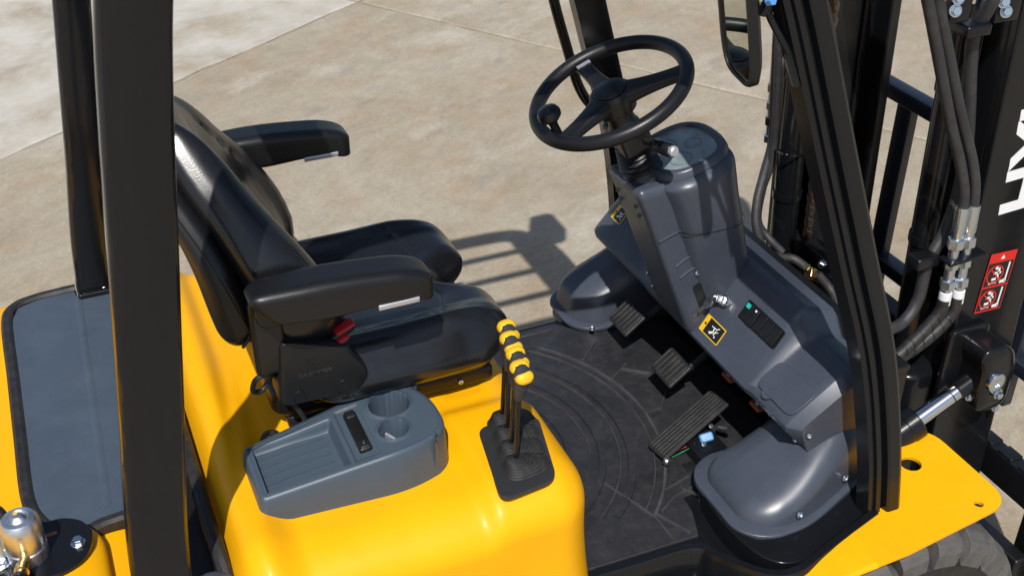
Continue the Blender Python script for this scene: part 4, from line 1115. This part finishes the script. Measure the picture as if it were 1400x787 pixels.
# fittings: crimp sleeve, nut, union, bulkhead, nut, white tape
def fit_stack(p0, p1, nm='hose_fitting'):
    d = Vector(p1)-Vector(p0); L_ = d.length; fr = frame(p0, d)
    g = group(nm, tuple(p0))
    obj('crimp_sleeve', *xf(fr, lathe([(0, -.005), (.0135, -.005), (.0145, 0), (.0145, .25*L_), (.0125, .27*L_), (.0125, .32*L_), (0, .32*L_)], 20)), ZNC, g)
    for a_, b_, rr in ((.31, .42, .0175), (.55, .64, .0155), (.76, .86, .017)):
        obj('nut', *xf(fr @ Matrix.Translation((0, 0, a_*L_)), cyl(rr, (b_-a_)*L_, 6, chamf=.002)), ZNC, g)
    obj('union', *xf(fr @ Matrix.Translation((0, 0, .40*L_)), cyl(.0115, .5*L_, 18)), ZNC, g)
    obj('tape', *xf(fr @ Matrix.Translation((0, 0, .90*L_)), lathe([(0, 0), (.0135, 0), (.014, .003), (.014, .14*L_), (0, .14*L_)], 20)), WTAPE, g)
fit_stack(A(1316, 285), A(1291, 410)); fit_stack(A(1331, 282), A(1309, 407))
obj('hose_bracket', *xf(frame((A(1303, 352)+A(1325, 350))/2, (A(1316, 285)-A(1291, 410)), (1, 0, 0)), rbox((-.045, -.02, -.004), (.055, .02, .004), .003, (2, 2, 1), 2)), BLK, mast)
hose([A(1291, 408), A(1286, 425), A(1270, 445), A(1245, 470), A(1225, 488), A(1200, 505)], .0145, RUB)
hose([A(1309, 405), A(1303, 425), A(1285, 447), A(1258, 470), A(1232, 488), A(1205, 510)], .0145, RUB)
# spiral guards
for base in ([A(1286, 425), A(1270, 445), A(1245, 470), A(1225, 488)], [A(1303, 425), A(1285, 447), A(1258, 470), A(1232, 488)]):
    P = spline(base, 6)
    for k in range(3, len(P)-1, 3):
        part('spiral_guard', *xf(frame(P[k], Vector(P[k]-P[k-1])+Vector((0, 0, .004))), lathe([(.0144, -.0012), (.0158, -.0012), (.0158, .0012), (.0144, .0012)], 16)), PLA)
# hose clamp on near cylinder
part('hose_clamp', *xf(frame(A(1328, 38, -.37), (0, 0, 1)), rbox((-.03, -.025, -.012), (.03, .025, .012), .006, (2, 2, 1), 3)), BLK)
part('hose_clamp', *xf(frame(A(1262, 355, -.36), (0, 0, 1)), rbox((-.03, -.02, -.014), (.03, .02, .014), .006, (2, 2, 1), 3)), BLK)
for px, py in ((1306, 15), (1310, -2), (1375, 16), (1372, 3)): bolt(A(px, py, -.385), (-.4, -1, .3), .020, mast)
obj('bolt_block', *xf(frame(A(1310, 5, -.37), (0, -1, 0)), rbox((-.025, -.035, -.01), (.025, .035, .012), .004, (2, 2, 1), 2)), BLK, mast)
obj('bolt_block', *xf(frame(A(1375, 8, -.37), (0, -1, 0)), rbox((-.03, -.03, -.01), (.03, .03, .010), .004, (2, 2, 1), 2)), BLK, mast)

# far side hoses
hose([at(1063, 40, 'y', .33), at(1060, 110, 'y', .33), at(1056, 190, 'y', .32), at(1045, 235, 'y', .30), at(1035, 275, 'y', .27), at(1034, 310, 'y', .24), at(1045, 340, 'y', .21), at(1065, 352, 'y', .18), at(1085, 354, 'y', .15), at(1105, 368, 'y', .12)], .012)
hose([at(1066, 40, 'y', .30), at(1058, 200, 'y', .30), at(1042, 260, 'y', .30), at(1036, 300, 'y', .30), at(1048, 322, 'y', .24), at(1070, 345, 'y', .2)], .011)
hose([at(1118, 375, 'y', .08), at(1135, 395, 'y', .05), at(1148, 420, 'y', .0), at(1160, 460, 'y', -.05)], .012)
hose([at(1105, 395, 'y', .1), at(1103, 420, 'y', .1), at(1100, 470, 'y', .1)], .010)
tf = Vector(at(1112, 375, 'y', .10))
bf = group('brass_tee', tuple(tf))
obj('block', *xf(frame(tf, (.3, -.8, .5), (1, 0, -.6)), rbox((-.022, -.014, -.012), (.022, .014, .012), .003, (2, 2, 2), 2)), BRS, bf)
for dxy in ((-.018, 0, .02), (.02, 0, -.018), (-.006, 0, -.03)):
    obj('nut', *xf(frame(tf+Vector(dxy), dxy), cyl(.011, .014, 6, chamf=.002)), BRS if dxy[0] < .01 else ZNC, bf)
obj('plug', *xf(frame(tf+Vector((.012, -.01, .028)), (.2, -.3, 1)), cyl(.011, .016, 6, chamf=.002)), ZNC, bf)
# rigid pipe with unions on the far side
pp = [at(1056, 110, 'y', .34), at(1050, 190, 'y', .34)]
part('steel_pipe', *sweep(np.array([lerp(np.array(pp[0]), np.array(pp[1]), t) for t in np.linspace(-1, 1, 6)]), circ(.008, 12)), ZNC)
for t in (.05, .35, .62, .92):
    part('pipe_union', *xf(frame(lerp(np.array(pp[0]), np.array(pp[1]), t), np.array(pp[1])-np.array(pp[0])), cyl(.0125, .022, 6, chamf=.002)), ZNC if t != .62 else BLK)
part('wire_tie', *tube([at(1058, 205, 'y', .30), at(1072, 211, 'y', .22), at(1088, 213, 'y', .215), at(1098, 212, 'y', .23)], .003, 6), BLK)

# lettering on the mast web
LM = Matrix.Identity(4)
xa = Vector((-MTILT*-1, 0, 1)).normalized() if False else Vector((MTILT, 0, 1)).normalized(); ya_ = Vector((-1, 0, MTILT)).normalized(); za = Vector((0, -1, 0))
p0 = Vector((mx(.900, 1.145), -.3755, 1.145))
for i in range(3): LM[i][0] = xa[i]; LM[i][1] = ya_[i]; LM[i][2] = za[i]; LM[i][3] = p0[i]
text('mast_lettering', 'HYUNDAI', .168, LM, WHT, mast, .0006, .0045, 1.0, space=1.02)
# red capacity/forbidden label
def mast_label():
    pa, pb, pc = Vector(at(1352, 349, 'y', -.377)), Vector(at(1388, 341, 'y', -.377)), Vector(at(1335, 428, 'y', -.377))
    w = (pb-pa).length; h = (pc-pa).length
    ctr = (pb+pc)/2
    Mx = frame(ctr, (0, -1, 0), pb-pa)
    lb = obj('warning_label', *xf(Mx, prism(rrect(w, h, .002, 2), 0, .0006)), REDL, mast)
    for k, cy in enumerate((.14, -.28)):
        hh = .40 if k == 0 else .40
        obj('print_field', *xf(Mx, prism([(-w/2+.0025, (cy-hh/2+.01)*h), (w/2-.0025, (cy-hh/2+.01)*h), (w/2-.0025, (cy+hh/2-.005)*h), (-w/2+.0025, (cy+hh/2-.005)*h)], .0006, .0010)), BPR, mast)
        r = .30*w; cc_ = (-.14*w, cy*h)
        obj('prohibition_ring', *xf(Mx, joinm(
            sweep([(cc_[0]+r*math.cos(t), cc_[1]+r*math.sin(t), .0014) for t in np.linspace(0, 6.283, 25)[:-1]], [(-.0016, -.0003), (.0016, -.0003), (.0016, .0004), (-.0016, .0004)], up=(0, 0, 1), closed=True),
            sweep([(cc_[0]-r*.7, cc_[1]+r*.7, .0016), (cc_[0]+r*.7, cc_[1]-r*.7, .0016)], [(-.0014, -.0003), (.0014, -.0003), (.0014, .0004), (-.0014, .0004)], up=(0, 0, 1)))), REDL, mast)
        w_ = []
        for (ax0, ay0, ax1, ay1) in ((.30, -.17, .36, .17), (.12, -.17, .36, -.12), (-.22, -.10, .05, -.06), (-.2, .0, .08, .04), (-.05, -.1, .02, .1), (-.3, -.16, .0, -.13)):
            w_.append(box((ax0*w, cy*h+ay0*h, .0010), (ax1*w, cy*h+ay1*h, .00135)))
        w_.append(xf(Matrix.Translation((-.12*w, cy*h+.13*h*.8, .0010)), cyl(.0045, .0004, 12)))
        w_.append(xf(Matrix.Translation((.30*w, cy*h-.14*h, .0010)), lathe([(.003, 0), (.003, .0005), (.0055, .0005), (.0055, 0)], 14)))
        obj('pictogram', *xf(Mx, joinm(*w_)), WHT, mast)
    tri = prism([(-.006, .39*h), (.006, .39*h), (0, .455*h)], .0006, .001)
    obj('warning_triangle', *xf(Mx, tri), WHT, mast)
mast_label()

# --- mirror on an arm from the near front pillar
mp = Vector((.018, -.396, 1.716))
mg = group('rear_view_mirror', tuple(mp))
mn = Vector((-.96, .16, -.19)).normalized()
MM = frame(mp, mn, (0, -1, 0))       # local x -> towards near side, y -> ?
def mshape(w, h):
    return [(a*w, b*h) for a, b in dshape(1, 1, 40, 4.2)]
yl = MM.to_3x3() @ Vector((0, 1, 0)); sgn = 1 if yl.z > 0 else -1
outer = mshape(.068, .125); inner = mshape(.060, .117)
rings = [[(*p, -.020) for p in mshape(.055, .11)], [(*p, -.011) for p in outer], [(*p, .002) for p in outer], [(*p, .006) for p in mshape(.066, .123)], [(*p, .006) for p in inner], [(*p, .001) for p in mshape(.0585, .1155)]]
V, Fc = loft(rings, False); n = 40; Fc = Fc+[tuple(range(n))[::-1]]
obj('housing', *xf(MM, (V, Fc)), PLA, mg, sharp=45)
obj('mirror_glass', *xf(MM, prism(mshape(.0588, .1158), -.004, .0014)), MIR, mg)
ms = mp+Vector((.03, -.055, -.02))
arm = [mp+Vector((.03, -.03, .02)), at(1050, 8, 'y', -.46), at(1052, 22, 'y', -.46), at(1066, 50, 'y', -.47), at(1080, 75, 'y', -.478), at(1088, 100, 'y', -.485)]
obj('mirror_arm', *tube(arm, .0065, 10), BLK, mg)
obj('arm_clamp', *xf(frame(at(1048, 6, 'y', -.46), (.3, -.2, 1)), rbox((-.006, -.008, -.020), (.006, .008, .018), .003, (2, 2, 2), 3)), BLK, mg)
obj('clamp_bolt', *xf(frame(at(1050, 2, 'y', -.475), (.2, -1, .4)), cyl(.008, .012, 6)), BLU, mg)
obj('arm_foot', *xf(frame(at(1086, 95, 'y', -.482), (-.3, -1, .1), (-.4, 0, 1)), prism(rrect(.06, .022, .006), -.004, .006)), BLK, mg)

# --- grab handle at the far front pillar
part('grab_handle', *tube([at(745, -60, 'y', .47), at(757, 0, 'y', .47), at(775, 65, 'y', .47), at(792, 120, 'y', .47), at(815, 150, 'y', .48), at(850, 165, 'y', .5)], .013, 14), BLK)

# ------------------------------------------------------------------ the key left in the switch
KY = empty('ignition_key', tuple(dpt(-.107, .37, .012)))
KY['category'] = 'key'; KY['label'] = 'small metal key with a spare hanging from it in the dash switch'
KMX = dframe(-.107, .37, .010)
obj('key_bow', *xf(KMX @ Matrix.Rotation(R(25), 4, 'Z'), rbox((-.002, -.010, 0), (.002, .010, .022), (.0015, .006, .006), (1, 2, 2), 3)), STL, KY)
kp_ = Vector(dpt(-.107, .37, .024))
kd = at(984, 428, 'y', -.088)
obj('key_ring', *xf(frame(kp_+Vector((-.006, .004, -.002)), (.2, 1, .2)), sweep([(.010*math.cos(t), .010*math.sin(t), 0) for t in np.linspace(0, 6.283, 25)[:-1]], circ(.0011, 6), up=(0, 0, 1), closed=True)), STL, KY)
obj('spare_key', *xf(frame(kp_+Vector((-.022, .008, -.012)), fn, (-.6, .3, -.75)), joinm(prism(dshape(.013, .011, 20), 0, .0022), xf(Matrix.Translation((.02, 0, 0)), prism(rrect(.026, .008, .002, 2), 0, .0022)))), STL, KY)
print('objects', len(bpy.data.objects))
